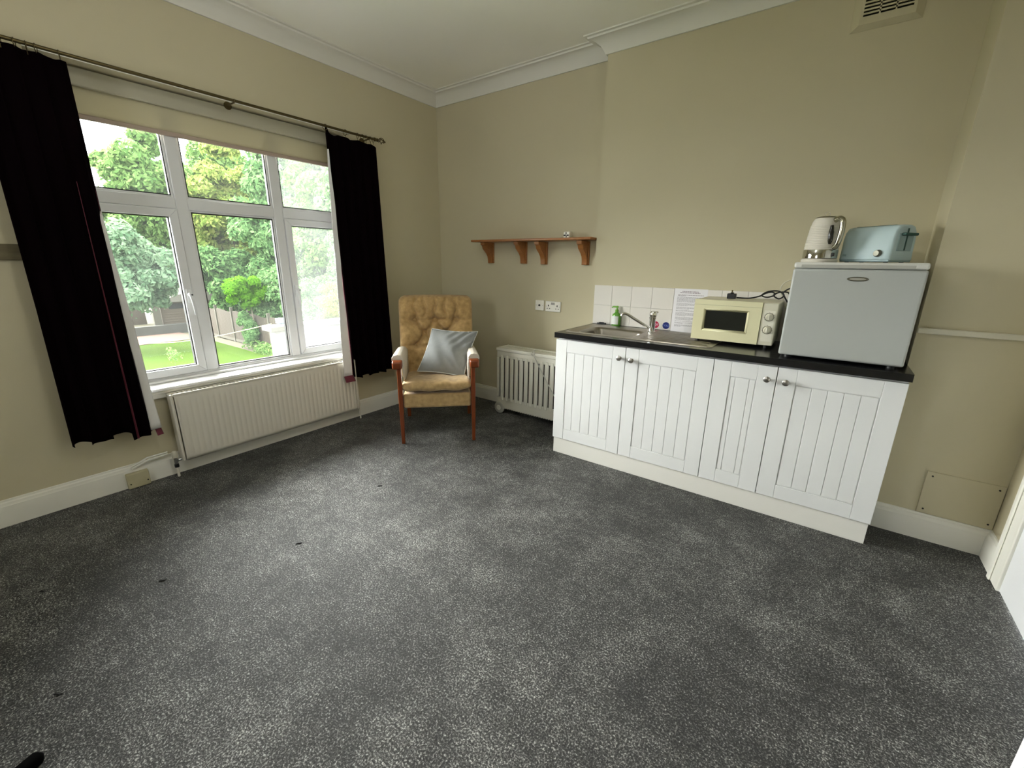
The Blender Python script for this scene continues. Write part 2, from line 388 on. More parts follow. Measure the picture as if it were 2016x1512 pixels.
def casement(a, b, gm, hside):
    y0, y1, q0, q1 = wp(a)+.003, wp(b)-.003, .003, wz(TZ0)-.003; s = .045
    X0, X1 = -.05, .010
    m = MB()
    # mitred sash: four trapezoid members
    o_ = [(y0, q0), (y1, q0), (y1, q1), (y0, q1)]; i_ = [(y0+s, q0+s), (y1-s, q0+s), (y1-s, q1-s), (y0+s, q1-s)]
    for k in range(4):
        j = (k+1) % 4
        m.prism([o_[k], o_[j], i_[j], i_[k]], X0, X1, 'x')
    c = obj('casement', m, upvc, win, bevel=.004)
    ga = MB(); t = .005; a0, a1, b0, b1 = y0+s, y1-s, q0+s, q1-s
    ga.box(-.04, -.012, a0, a0+t, b0, b1).box(-.04, -.012, a1-t, a1, b0, b1).box(-.04, -.012, a0+t, a1-t, b0, b0+t).box(-.04, -.012, a0+t, a1-t, b1-t, b1)
    obj('gasket', ga, gasket, c, smooth=False)
    obj('glass_pane', B(-.036, -.032, a0+t, a1-t, b0+t, b1-t), gm, c, smooth=False)
    hy = (y1-s/2) if hside > 0 else (y0+s/2); hz = wz(1.085)
    h = MB().box(X1, X1+.010, hy-.013, hy+.013, hz-.04, hz+.045)
    h.cyl((X1+.01, hy, hz+.01), (X1+.035, hy, hz+.01), .012, 14)
    h.tube([(X1+.033, hy, hz+.015), (X1+.040, hy+.003*hside, hz-.02), (X1+.044, hy+.006*hside, hz-.07), (X1+.042, hy+.006*hside, hz-.115)], [.011, .010, .009, .007], 10)
    obj('window_handle', h, upvc, c, bevel=.001)
    obj('handle_lock', MB().cyl((X1+.035, hy+.003, hz+.01), (X1+.0465, hy+.003, hz+.01), .005, 10), blackp, c)
casement(WY0+.06, MA0, glass, 1); casement(MC1, WY1-.06, hazy, -1)
# sill board and apron
struct('trim_3', MB().box(-.125, .045, WY0-.03, WY1+.03, .548, .566).box(-.125, -.085, WY0, WY1, .566, .580), mat('sill_white', (.80, .80, .79), .3), bevel=.006, seg=3)
struct('trim_4', MB().box(0, .022, WY0, WY1, .50, .548).box(0, .030, WY0, WY1, .530, .548), trimw, bevel=.004)

struct('trim_5', MB().box(.0, .005, WY0, WY1, 2.2405, 2.2455), trimw, bevel=.001)  # white bead added to draw the highlight along the opening's top edge
# roller blind
bl = thing('roller_blind', 'cream roller blind wound up at the window head', 'blind', (-.09, -1.775, 2.0))
obj('headrail', B(-.03, .0, wp(WY0)+.01, wp(WY1)-.01, .152, .236), blindb, bl, bevel=.006)
bfab = MB().grid(lambda u, v: (-.028+.003*math.sin(v*3), wp(WY0)+.02+u*(WY1-WY0-.04), .024+v*.14), 6, 6)
obj('blind_fabric', bfab, blindm, bl, solid=.0015)
obj('bottom_bar', B(-.036, -.016, wp(WY0)+.02, wp(WY1)-.02, .004, .028), mat('blind_bottom_bar', (.42, .33, .27), .6), bl, bevel=.005)

# ------------------------------------------------------------------ radiator under the window
rad = thing('panel_radiator', 'long cream panel radiator on the wall under the window', 'radiator', (.07, -1.755, .088))
Ly = .632; H = .435
prof = []
N_ = 38; p_ = 2*(Ly-.02)/N_
for i in range(N_):
    y = -(Ly-.02)+i*p_
    prof += [(y, .030), (y+p_*.30, .030), (y+p_*.42, .0275), (y+p_*.62, .0275), (y+p_*.74, .030)]
prof.append((Ly-.02, .030))
pf = MB(); zz_ = [(.008, -.006), (.03, -.001), (.045, 0), (H-.055, 0), (H-.04, -.001), (H-.012, -.002), (H, -.006)]
for z, dx in zz_:
    flat = z < .04 or z > H-.045
    for y, x in prof: pf.v.append(((.030 if flat else x)+dx, y, z))
n_ = len(prof)
for j in range(len(zz_)-1):
    for i in range(n_-1): pf.f.append((j*n_+i, j*n_+i+1, (j+1)*n_+i+1, (j+1)*n_+i))
obj('front_panel', pf, radm, rad, solid=.003, angle=50)
obj('back_panel', B(-.034, -.020, -Ly+.02, Ly-.02, .01, H-.01), radm, rad, bevel=.004)
obj('side_cover', B(-.036, .030, -Ly, -Ly+.016, .012, H+.004), radm, rad, bevel=.005)
obj('side_cover', B(-.036, .030, Ly-.016, Ly, .012, H+.004), radm, rad, bevel=.005)
tg = MB().box(-.036, -.028, -Ly+.016, Ly-.016, H-.006, H+.006).box(.022, .031, -Ly+.016, Ly-.016, H-.006, H+.006).box(-.028, .022, -Ly+.016, Ly-.016, H-.014, H-.008)
y = -Ly+.03
while y < Ly-.03: tg.box(-.028, .022, y, y+.012, H-.008, H+.005); y += .024
obj('top_grille', tg, radm, rad, bevel=.0015)
for y in (-.5, .5): obj('wall_bracket', B(-.07, -.034, y-.02, y+.02, .08, .36), radm, rad)
vy = -Ly-.03
va = MB().cyl((0, vy, -.005), (0, vy, .045), .012, 12).cyl((0, vy, .02), (0, vy+.035, .02), .010, 12).cyl((0, vy-.004, .02), (0, vy+.012, .02), .0155, 6)
obj('valve', va, chrome, rad)
obj('valve_cap', MB().lathe([(.016, 0), (.017, .01), (.014, .035), (.010, .04)], (0, vy, .04), 12), mat('cap_paint', (.55, .53, .44), .5), rad)
obj('pipe', MB().tube([(0, vy, -.088), (0, vy, -.005)], .0075, 10), radm, rad)
obj('valve_body', MB().cyl((0, vy, -.025), (0, vy, .0), .0125, 8), blackp, rad)
obj('pipe', MB().tube([(0, Ly+.022, -.088), (0, Ly+.018, .1), (0, Ly+.012, .33)], .0065, 10), radm, rad)
obj('valve', MB().cyl((0, Ly+.018, .02), (0, Ly-.004, .03), .010, 10).lathe([(.012, 0), (.013, .02), (.009, .03)], (0, Ly+.02, .02), 10), radm, rad)

# painted pipe clipped along the top of the skirting, junction box on the skirting
solo('skirting_pipe', MB().tube([(.030, -2.62, .118), (.030, -2.53, .146), (.030, -2.44, .147)], .007, 8).tube([(.030, -2.62, .130), (.030, -2.54, .160), (.030, -2.44, .161)], .006, 8), trimw, 'pair of painted pipes along the skirting left of the radiator valve', 'pipe')
jb = thing('junction_box', 'beige square junction box on the skirting left of the radiator', 'junction box', (.018, -2.602, .002))
obj('box_body', B(0, .030, -.052, .052, 0, .092), jboxm, jb, bevel=.004)
for y in (-.04, .04): obj('screw', MB().cyl((.03, y, .03), (.0325, y, .03), .004, 8), dark, jb)

# ------------------------------------------------------------------ curtains
def curtain(name, label, y0, y1, top, bot, folds, flare, seed, inner, topdip, edgefn=None):
    rnd = random.Random(seed)
    t = thing(name, label, 'curtain', (0, 0, 0))
    ph = [rnd.uniform(-.7, .7) for _ in range(8)]
    NU, NV = 110, 44
    t.location = (.09, (y0+y1)/2, bot(.5)); lx, ly, lz = t.location
    def fn(u, v):
        a = (1-v)            # 0 top .. v=1 top
        yt, yb = y0[0] if isinstance(y0, tuple) else y0, 0
        ys = y0+(y1-y0)*u
        z = bot(u)+(top(u)-bot(u))*v
        g = .006+.015*a
        ang = 2*PI*folds*u+ph[0]+.5*math.sin(2*u*PI+ph[1])+a*.5*math.sin(3*u+ph[2])
        x = .088+flare*a+g*math.sin(ang)+.006*a*math.sin(2.3*ang+ph[3])
        y = ys+(.006+.010*a)*math.cos(ang)+(edgefn(u, a) if edgefn else 0)
        x = max(x, .04)
        return (x-lx, y-ly, z-lz)
    obj('curtain_cloth', MB().grid(fn, NU, NV), curt, t, solid=.003)
    return t, fn
def topL(u): return 2.192+.022*(1-u)+.006*abs(math.sin(u*11))
cl, fL = curtain('dark_curtain', 'dark burgundy and black curtain hanging left of the window, nearest the batten', -2.845, -2.492, topL, lambda u: .36+.012*math.sin(u*14)-(.03 if u > .75 else 0), 4.6, .035, 5, 1, .02, lambda u, a: (1-u)*.03*(1-a)+u*.0)
def topR(u): return 2.18+(.03*math.exp(-((u-.02)/.06)**2))+.010*abs(math.cos(u*9.5))-.02*max(0, (u-.93)/.07)
cr, fR = curtain('dark_curtain', 'dark burgundy and black curtain hanging right of the window, by the armchair', -1.195, -.768, topR, lambda u: .375+.008*math.sin(u*22)+(.012 if u < .12 else 0), 5.2, .02, 9, -1, .02, lambda u, a: .018*a*(1-u)+ .0)
# white lining turned to the window side + burgundy hem binding; burgundy edge trim and one painted lit fold
def strip(t, ya, wtop, wbot, z0, z1, x, sgn, name, m, fold=.006):
    if name == 'hem_binding': x += .03
    lx, ly, lz = t.location
    def fn(u, v):
        a = 1-v; wd = wtop+(wbot-wtop)*a
        return (x+.03*a-.01*u+fold*math.sin(v*26)*.4-lx, ya+sgn*wd*u+fold*math.sin(v*11+u*3)*.35-ly, z0+(z1-z0)*v-lz)
    return obj(name, MB().grid(fn, 6, 40), m, t, solid=.002)
strip(cl, -2.512, .010, .054, .352, 1.75, .095, 1, 'curtain_lining', lining)
strip(cl, -2.488, .030, .032, .312, .354, .070, 1, 'hem_binding', redbind, 0)
strip(cr, -1.180, .012, .070, .408, 2.08, .100, -1, 'curtain_lining', lining)
strip(cr, -1.176, .078, .080, .366, .412, .103, -1, 'hem_binding', redbind, 0)
def edge_or_fold(t, fn, u, r, v0=0, v1=1, dx=.006):
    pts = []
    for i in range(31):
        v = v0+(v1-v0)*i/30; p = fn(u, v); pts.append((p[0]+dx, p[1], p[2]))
    return obj('edge_or_lit_fold', MB().tube(pts, [r*(2.6-2.1*i/30) for i in range(31)], 6), redbind, t)
edge_or_fold(cl, fL, .80, .0022, 0, .72)  # burgundy tube painted as a lit fold, thicker towards the bottom
edge_or_fold(cl, fL, .995, .0016, 0, .7, .002); edge_or_fold(cr, fR, .005, .0016, 0, .75, .002)
# pole
cp = thing('curtain_pole', 'thin antique brass curtain pole with rings and a twisted cage finial', 'curtain pole', (.09, -1.775, 2.228))
obj('rod', MB().cyl((0, -1.18, 0), (0, 1.0, 0), .0085, 12), brass, cp)
def fin(sg):
    m = MB().lathe([(.010, 0), (.014, .004), (.014, .012), (.009, .018), (.013, .03), (.006, .04)], (0, 0, 0), 12, 'x')
    for k in range(4):
        pts = []
        for i in range(13):
            q = i/12; r = .020*math.sin(PI*q)+.002; a = k*PI/2+q*PI*1.1
            pts.append((.04+q*.055, r*math.cos(a), r*math.sin(a)))
        m.tube(pts, .0028, 6)
    m.lathe([(.003, 0), (.008, .004), (.006, .012), (.001, .016)], (.094, 0, 0), 10, 'x')
    y = 1.0 if sg > 0 else -1.18
    m.v = [(-p[1], y+sg*p[0], p[2]) for p in m.v]
    return m
for sg in (1, -1): obj('finial', fin(sg), brass, cp)
for y in (-1.05, -.0, .95):
    obj('pole_bracket', MB().cyl((-.09, y, -.012), (-.084, y, -.012), .022, 14).cyl((-.086, y, -.012), (-.006, y, -.010), .005, 8).tube([(-.006, y, -.011), (.0, y, -.012), (.010, y, -.006), (.011, y, .006)], .004, 8), brass, cp)
ring0 = MB(); rr_ = .0185
ring0.tube([(rr_*math.cos(2*PI*i/16), 0, rr_*math.sin(2*PI*i/16)-.0085) for i in range(16)], .0018, 6, closed=True)
ring0.cyl((0, 0, -.027), (0, 0, -.042), .0016, 6)
r0 = obj('ring', ring0, brass, cp)
ys_ = [-2.515, -2.59, -2.62, -2.655, -2.70, -2.75, -2.80, -1.188, -1.03, -.925, -.885, -.85, -.81, -.785]
for i, y in enumerate(ys_):
    o = r0 if i == 0 else r0.copy()
    if i: C.objects.link(o)
    o.parent = cp; o.location = (0, y+1.775, 0); o.rotation_euler = (0, 0, random.uniform(-.5, .5))

# ------------------------------------------------------------------ armchair
ac = thing('armchair', 'high-back armchair in gold tufted velour with cherry wood arms and legs', 'armchair', (.9715, -1.0445, 0), math.radians(45.1))
# local: x = to the viewer's right, -y = forward (towards the room), origin on floor under front rail
for sx in (-1, 1):
    lg = MB(); x = sx*.262
    def lp(z, yy, h, wd=.015): return [(x-wd, yy-h, z), (x+wd, yy-h, z), (x+wd, yy+h, z), (x-wd, yy+h, z)]
    secs = [(0, 0, .013, .012), (.25, -.002, .018, .015), (.40, -.005, .022, .016), (.50, -.010, .019, .015), (.60, -.018, .018, .015)]
    for i, (z, yy, h, wd) in enumerate(secs):
        lg.v += lp(z, yy, h, wd)
        if i:
            b = 4*(i-1)
            for k in range(4): lg.f.append((b+k, b+(k+1) % 4, b+4+(k+1) % 4, b+4+k))
    lg.f += [(3, 2, 1, 0), (16, 17, 18, 19)]
    obj('leg', lg, cherry, ac, bevel=.004)
    rl = MB(); 
    secs = [(0, .60, .014), (.25, .57, .017), (.42, .56, .018), (.60, .585, .016)]
    for i, (z, yy, h) in enumerate(secs):
        rl.v += lp(z, yy, h, .015)
        if i:
            b = 4*(i-1)
            for k in range(4): rl.f.append((b+k, b+(k+1) % 4, b+4+(k+1) % 4, b+4+k))
    rl.f += [(3, 2, 1, 0), (12, 13, 14, 15)]
    obj('leg', rl, cherry, ac, bevel=.004)
    # wooden arm rail with bowed front tip
    ar = MB(); xa = sx*.272; secs = [(-.052, .580, .632, .030), (-.035, .582, .640, .034), (.06, .592, .640, .034), (.25, .590, .625, .030), (.45, .585, .612, .026), (.60, .590, .614, .022)]
    for i, (yy, za, zb, wd) in enumerate(secs):
        ar.v += [(xa-wd, yy, za), (xa+wd, yy, za), (xa+wd, yy, zb), (xa-wd, yy, zb)]
        if i:
            b = 4*(i-1)
            for k in range(4): ar.f.append((b+k, b+(k+1) % 4, b+4+(k+1) % 4, b+4+k))
    ar.f += [(3, 2, 1, 0), tuple(4*(len(secs)-1)+k for k in range(4))]
    obj('arm_rail', ar, cherry, ac, bevel=.010, seg=3)
    # padded cover over the arm hanging down inside
    pd = MB()
    def pfn(u, v, xa=xa, sx=sx):
        # u around section, v along arm
        yy = .005+v*.42; e = math.sin(PI*min(1, max(0, v)))**.25
        path = [(.040, .628), (.040, .655), (.026, .680), (0, .688), (-.026, .682), (-.040, .655), (-.043, .56), (-.043, .47), (-.034, .46), (-.030, .56), (-.028, .625), (.0, .640), (.040, .628)]
        k = u*(len(path)-1); i = min(int(k), len(path)-2); f = k-i
        a = path[i][0]*(1-f)+path[i+1][0]*f; z = path[i][1]*(1-f)+path[i+1][1]*f
        z = .64+(z-.64)*(.72+.28*e)
        return (xa+sx*a, yy, z-.02*v)
    pd.grid(pfn, 36, 14)
    n = 37; pd.f.append(tuple(range(36))); pd.f.append(tuple(14*n+k for k in range(36)))
    obj('arm_pad', pd, armc, ac, angle=60)
# seat base (apron) and seat cushion
obj('seat_base', MB().hexa([(-.246, -.010, .277), (.246, -.010, .277), (.246, .52, .27), (-.246, .52, .27), (-.246, -.010, .385), (.246, -.010, .385), (.246, .52, .36), (-.246, .52, .36)]), gold, ac, bevel=.018, seg=4)
sc = MB()
def sfn(u, v):
    th = 2*PI*u; q = (v-.5)*2
    # superellipse cross section in (y,z) swept along x
    cx = math.copysign(abs(math.cos(th))**.45, math.cos(th)); cz = math.copysign(abs(math.sin(th))**.62, math.sin(th))
    end = (1-abs(q)**7)**.5 if abs(q) < 1 else 0
    x = .251*q
    y = .225+cx*(.262*(.90+.10*end))
    z = .443-.03*((y+.03)/.5)+cz*(.048*(.35+.65*end))+.004*math.sin(q*9+y*4)
    return (x, y, z)
sc.grid(sfn, 56, 30)
obj('seat_cushion', sc, gold, ac, angle=80)
# backrest: tufted pad
btn = [(-.172, .857), (-.008, .855), (.156, .858), (-.094, .750), (.075, .752), (-.166, .655), (.0, .655), (.16, .655)]
def backbase(s, z):   # local y of mid-plane for height z: leans back
    return .43+(z-.42)*.30
bk = MB()
def bfn(front):
    def f(u, v):
        x = (u-.5)*2; z = .40+v*.645
        W = .300-.010*(1-v)-.03*max(0, (v-.93)/.07)**2
        # rounded outline
        e = (1-abs(x)**6)**.5 if abs(x) < 1 else 0; t = (1-abs(2*v-1)**9)**.5 if 0 < v < 1 else 0
        xx = x*W*(.955+.045*t); th = .012+.074*(e*t)**.7*(.8+.35*max(0, v-.6))
        d = 0
        if front:
            for bx, bz in btn:
                r = math.hypot((xx-bx), (z-bz)*1.0); d += .040*math.exp(-(r/.026)**2)+.030*math.exp(-(r/.07)**2)
            # horizontal seams through the rows and vertical gathers
            for rz in (.857, .655): d += .024*math.exp(-((z-rz)/.012)**2)*(.7+.3*math.cos(xx*20))
            for (ax_, az_), (bx_, bz_) in (((-.172,.857),(-.094,.75)), ((-.008,.855),(-.094,.75)), ((-.008,.855),(.075,.752)), ((.156,.858),(.075,.752)), ((-.094,.75),(-.166,.655)), ((-.094,.75),(0,.655)), ((.075,.752),(0,.655)), ((.075,.752),(.16,.655))):
                vx, vz = bx_-ax_, bz_-az_; tt = max(0, min(1, ((xx-ax_)*vx+(z-az_)*vz)/(vx*vx+vz*vz)))
                dd = math.hypot(xx-ax_-tt*vx, z-az_-tt*vz); d += .024*math.exp(-(dd/.012)**2)
            for gx in (-.172, -.09, -.008, .075, .156):
                if z > .86: d += .020*math.exp(-((xx-gx-.012*math.sin(z*40+gx*50))/.011)**2)*min(1, (z-.86)/.03)
            d += .0025*math.sin(xx*70+z*30)*math.sin(z*55)
            d = min(d, .072)-.010
            y = backbase(x, z)-th+d*(e*t)
        else: y = backbase(x, z)+.045*(e*t)**.6
        return (xx, y, z+.012*(1-abs(x)**3)*max(0, v-.9)*5)
    return f
bk.grid(bfn(True), 90, 96).grid(bfn(False), 90, 96)
bko = obj('backrest', bk, goldback, ac, angle=80)
for bx, bz in btn:
    yy = backbase(0, bz)-.006
    obj('button', MB().lathe([(.001, -.006), (.007, -.004), (.0085, 0), (.007, .004)], (bx, yy-.012, bz), 10, 'y'), goldback, bko)
# scatter cushion resting on the chair
cu = thing('scatter_cushion', 'square light grey cushion with pale piping leaning on the armchair seat', 'cushion', (.9715, -1.0445, 0), math.radians(45.1))
cc = [Vector((-.150, .20, .505)), Vector((.200, .150, .462)), Vector((.322, .285, .790)), Vector((-.030, .375, .805))]
nrm = (cc[1]-cc[0]).cross(cc[3]-cc[0]).normalized()
def cfn(sd):
    def f(u, v):
        a, b = 2*u-1, 2*v-1
        # pinched edges
        pu = .5+.5*a*(1-.07*(1-b*b)); pv = .5+.5*b*(1-.07*(1-a*a))
        p = cc[0]*(1-pu)*(1-pv)+cc[1]*pu*(1-pv)+cc[2]*pu*pv+cc[3]*(1-pu)*pv
        th = .058*((1-a*a)*(1-b*b))**.55
        th += .006*math.sin(a*7+b*5)*(1-a*a)*(1-b*b)+.009*math.sin((a-b)*15+3*b)*max(0, a*.5+b*.6)+.006*math.sin((a+b)*14)*max(0, a*.6-b*.7)*(1-a*a)**.3*(1-b*b)**.3
        return p+nrm*(sd*th)
    return f
cm = MB().grid(cfn(1), 36, 36).grid(cfn(-1), 36, 36)
cob = obj('cushion_cover', cm, greyc, cu, angle=80)
edge = []
f0 = cfn(0)
for i in range(24): edge.append(f0(i/24, 0))
for i in range(24): edge.append(f0(1, i/24))
for i in range(24): edge.append(f0(1-i/24, 1))
for i in range(24): edge.append(f0(0, 1-i/24))
obj('piping', MB().tube(edge, .0038, 6, closed=True), pipeg, cu)

# ------------------------------------------------------------------ wall shelf in the alcove
sh = thing('wall_shelf', 'varnished pine wall shelf on four brackets in the alcove', 'shelf', (1.105, 0, 1.306))
obj('shelf_board', MB().hexa([(-.555, -.175, .176), (.600, -.175, .176), (.600, 0, .176), (-.555, 0, .176), (-.555, -.175, .194), (.600, -.175, .194), (.600, 0, .194), (-.555, 0, .194)]), pine, sh, bevel=.004)
bp_ = [(0, 0), (-.030, 0), (-.032, .03), (-.040, .06), (-.060, .085), (-.085, .105), (-.105, .122), (-.112, .140), (-.118, .148), (-.132, .152), (-.135, .176), (0, .176)]
bkt = MB()
# bracket: two flat pieces - wall plate and scrolled web
bkt.prism(bp_, -.022, .022, 'x'); bkt.box(-.030, .030, -.018, 0, 0, .176)
b0 = obj('shelf_bracket', bkt, pine, sh, bevel=.002); b0.location = (-.458, 0, 0)
for x in (-.100, .105, .485):
    o = b0.copy(); C.objects.link(o); o.parent = sh; o.location = (x, 0, -.004 if x > 0 else 0)
# plug adaptor on the shelf
pa = thing('plug_adaptor', 'small white travel plug adaptor on the right end of the pine shelf', 'adaptor', (1.465, -.085, 1.5))
obj('adaptor_body', B(-.027, .027, -.022, .022, 0, .047), socketm, pa, bevel=.006, seg=3)
for x, z, wx_, hz_ in ((-.003, .034, .0035, .011), (-.015, .02, .009, .003), (.012, .02, .008, .003), (.0, .012, .003, .008)):
    obj('socket_slot', B(x-wx_, x+wx_, -.0235, -.0215, z-hz_/2-.003, z+hz_/2+.003), dark, pa)

# sockets
s1 = thing('aerial_socket', 'small square white aerial socket left of the double socket', 'socket', (1.178, 0, .921))
obj('face_plate', B(-.043, .043, -.010, 0, 0, .086), socketm, s1, bevel=.003)
obj('aerial_port', MB().cyl((0, -.010, .043), (0, -.018, .043), .008, 12), dark, s1)
for x in (-.032, .032): obj('screw', MB().cyl((x, -.010, .043), (x, -.0115, .043), .003, 8), knobm, s1)
s2 = thing('double_socket', 'white double power socket on the alcove wall', 'socket', (1.310, 0, .918))
obj('face_plate', B(-.073, .073, -.010, 0, 0, .086), socketm, s2, bevel=.003)
for x in (-.042, .042):
    pm = MB().box(x-.004, x+.004, -.0112, -.0098, .042, .056).box(x-.016, x-.008, -.0112, -.0098, .022, .028).box(x+.008, x+.016, -.0112, -.0098, .022, .028)
    obj('pin_holes', pm, dark, s2, smooth=False)
for x in (-.009, .009): obj('rocker_switch', MB().hexa([(x-.008, -.010, .058), (x+.008, -.010, .058), (x+.008, -.008, .076), (x-.008, -.008, .076), (x-.008, -.015, .058), (x+.008, -.015, .058), (x+.008, -.011, .076), (x-.008, -.011, .076)]), mat('rocker_grey', (.35, .33, .30), .4), s2)
for x in (-.065, .065): obj('screw', MB().cyl((x, -.010, .043), (x, -.0115, .043), .003, 8), knobm, s2)

# ------------------------------------------------------------------ oil-filled heater
ht = thing('oil_filled_heater', 'cream portable electric heater on wheels between armchair and kitchen units', 'heater', (1.27, -.17, 0))
hx0, hx1 = -.365, .37
hm = MB()
# front shell with slots cut: bars between slots
slots = [-.338+.0505*i for i in range(15)]
slots = [s for s in slots if s < hx1-.03]
y0, y1 = -.085, .085
hm.box(hx0, hx1, y0+.004, y0+.012, .055, .155)          # skirt below slots
hm.box(hx0, hx1, y0+.004, y0+.012, .515, .575)
xs = [hx0]+[v for s in slots for v in (s, s+.0115)]+[hx1]
for i in range(0, len(xs), 2): hm.box(xs[i], xs[i+1], y0, y0+.012, .155, .515)
hm.box(hx0, hx0+.02, y0+.012, y1, .055, .575).box(hx1-.02, hx1, y0+.012, y1, .055, .575).box(hx0, hx1, y1-.012, y1, .055, .575)
obj('casing', hm, heatm, ht, bevel=.004)
obj('heating_core', B(hx0+.03, hx1-.03, y0+.018, y1-.03, .08, .565), mat('slot_shade_black', (.003, .003, .003), .9, spec=.05), ht, smooth=False)  # near-black colour puts deep shade behind the casing slots
for i, s in enumerate(slots[:-1]):
    obj('rib', MB().prism([(s+.016, y0), (s+.020, y0-.0035), (s+.042, y0-.0035), (s+.047, y0)], .13, .54, 'z'), heatm, ht, bevel=.003)
tp = MB().box(hx0-.004, hx1+.004, y0-.004, y0+.030, .575, .600).box(hx0-.004, hx1+.004, y1-.030, y1+.002, .575, .600).box(hx0-.004, hx0+.03, y0+.03, y1-.03, .575, .600).box(hx1-.03, hx1+.004, y0+.03, y1-.03, .575, .600)
x = hx0+.03
while x < hx1-.035: tp.box(x, x+.010, y0+.03, y1-.03, .580, .597); x += .019
obj('top_grille', tp, heatm, ht, bevel=.003)
sk = MB()
x = hx0+.09
while x < hx1-.03: sk.cyl((x, y0+.008, .058), (x, y1-.01, .058), .011, 8); x += .024
obj('fin_edges', sk, heatm, ht, kind='stuff')
for x in (hx0+.03, hx1-.05):
    for yy in (-.095, .07):
        wh = MB().lathe([(.012, 0), (.040, 0), (.050, .004), (.054, .010), (.050, .018), (.036, .020), (.012, .020)], (x, yy, .054), 28, 'y')
        ob = obj('wheel', wh, mat('wheel_grey', (.42, .42, .37), .5), ht)
        obj('hub_cap', MB().lathe([(.001, 0), (.020, .0), (.024, .004), (.03, .006)], (x, yy-.004, .054), 20, 'y'), heatm, ob)
    obj('wheel_arm', B(x-.03, x+.045, -.06, .06, .045, .075), heatm, ht, bevel=.008)
cord = [(.02, y0-.010, .575), (.005, y0-.014, .60), (.012, y0+.01, .618), (.03, y0-.006, .600), (.045, y0-.014, .56), (.13, y0-.012, .43), (.22, y0-.012, .30), (.30, y0-.012, .19), (.36, y0-.012, .13)]
def smoothpath(p, k=6):
    p = [Vector(q) for q in p]; out = []
    for i in range(len(p)-1):
        a, b, c, d = p[max(i-1, 0)], p[i], p[i+1], p[min(i+2, len(p)-1)]
        for j in range(k):
            t = j/k; out.append(.5*((2*b)+(c-a)*t+(2*a-5*b+4*c-d)*t*t+(3*b-a-3*c+d)*t**3))
    out.append(p[-1]); return out
obj('power_cord', MB().tube(smoothpath(cord), .0038, 6), mat('grey_cord', (.50, .49, .44), .5), ht)

# ------------------------------------------------------------------ kitchen base units
YFR = -.663
def door(parent, x0, x1, knob, base, boards):
    """base: location of parent; builds one door with frame, boards and knob in parent-local coords"""
    bx, by, bz = base; z0, z1 = .1155-bz, .823-bz; t = .019
    x0 += .0018; x1 -= .0018; a, b = x0-bx, x1-bx; f0 = YFR-by; st = .0815
    if x1-x0 < .35: st = .085
    m = MB().box(a, b, f0+.006, f0+t, z0, z1)
    m.box(a, a+st, f0, f0+.006, z0, z1).box(b-st, b, f0, f0+.006, z0, z1)
    m.box(a+st+.0006, b-st-.0006, f0+.0002, f0+.006, z0, z0+.076).box(a+st+.0006, b-st-.0006, f0+.0002, f0+.006, z1-.081, z1)
    d = obj('door', m, unitw, parent, bevel=.0014, angle=30)
    p0, p1 = a+st+.004, b-st-.004; zz0, zz1 = z0+.080, z1-.085
    cuts = [p0]+[c-bx for c in boards]+[p1]
    for i in range(len(cuts)-1):
        obj('door_board', B(cuts[i]+.0011, cuts[i+1]-.0011, f0+.0022, f0+.0062, zz0, zz1), unitw, d, bevel=.0013)
    kx, kz = knob[0]-bx, knob[1]-bz
    obj('knob', MB().lathe([(.001, -.029), (.010, -.0285), (.0155, -.025), (.0165, -.021), (.0155, -.018), (.009, -.0155), (.006, -.011), (.006, -.003), (.010, 0)], (kx, f0, kz), 20, 'y'), knobm, d)
    return d
def carcass(m, x0, x1, base, hollow=True):
    bx, by, bz = base; y0, y1 = YFR+.036-by, YB-.004-by; z0, z1 = .1155-bz, .8335-bz; x0 -= bx; x1 -= bx; t = .018
    m.box(x0, x0+t, y0, y1, z0, z1).box(x1-t, x1, y0, y1, z0, z1).box(x0+t, x1-t, y0, y1, z0, z0+t).box(x0+t, x1-t, y1-.006, y1, z0+t, z1)
    m.box(x0+t, x1-t, y0, y0+.06, z1-.0195, z1-.002)
    return m
ub = (2.232, -.37, .1155)
u1 = thing('sink_cabinet', 'white double-door base cabinet under the sink', 'cabinet', ub)
obj('cabinet_body', carcass(MB(), 1.736, 2.7285, ub), unitw, u1)
door(u1, 1.7348, 2.228, (2.193, .756), ub, [1.879, 1.947, 2.013, 2.079])
door(u1, 2.228, 2.7293, (2.270, .752), ub, [2.379, 2.446, 2.512, 2.577])
ub = (2.879, -.37, .1155)
u2 = thing('narrow_cabinet', 'narrow white base cabinet between the two wide ones', 'cabinet', ub)
obj('cabinet_body', carcass(MB(), 2.7295, 3.0285, ub), unitw, u2)
door(u2, 2.7293, 3.0287, (2.988, .757), ub, [2.843, 2.910])
ub = (3.276, -.37, .1155)
u3 = thing('right_cabinet', 'white single-door base cabinet at the right end below the fridge', 'cabinet', ub)
obj('cabinet_body', carcass(MB(), 3.0295, 3.523, ub), unitw, u3)
door(u3, 3.0287, 3.5238, (3.071, .753), ub, [3.182, 3.246, 3.310, 3.373])
solo('cabinet_plinth', MB().box(1.742, 3.516, -.655, -.637, 0, .114), plinthm, 'long white plinth board along the floor under the base cabinets', 'plinth', bevel=.0015)

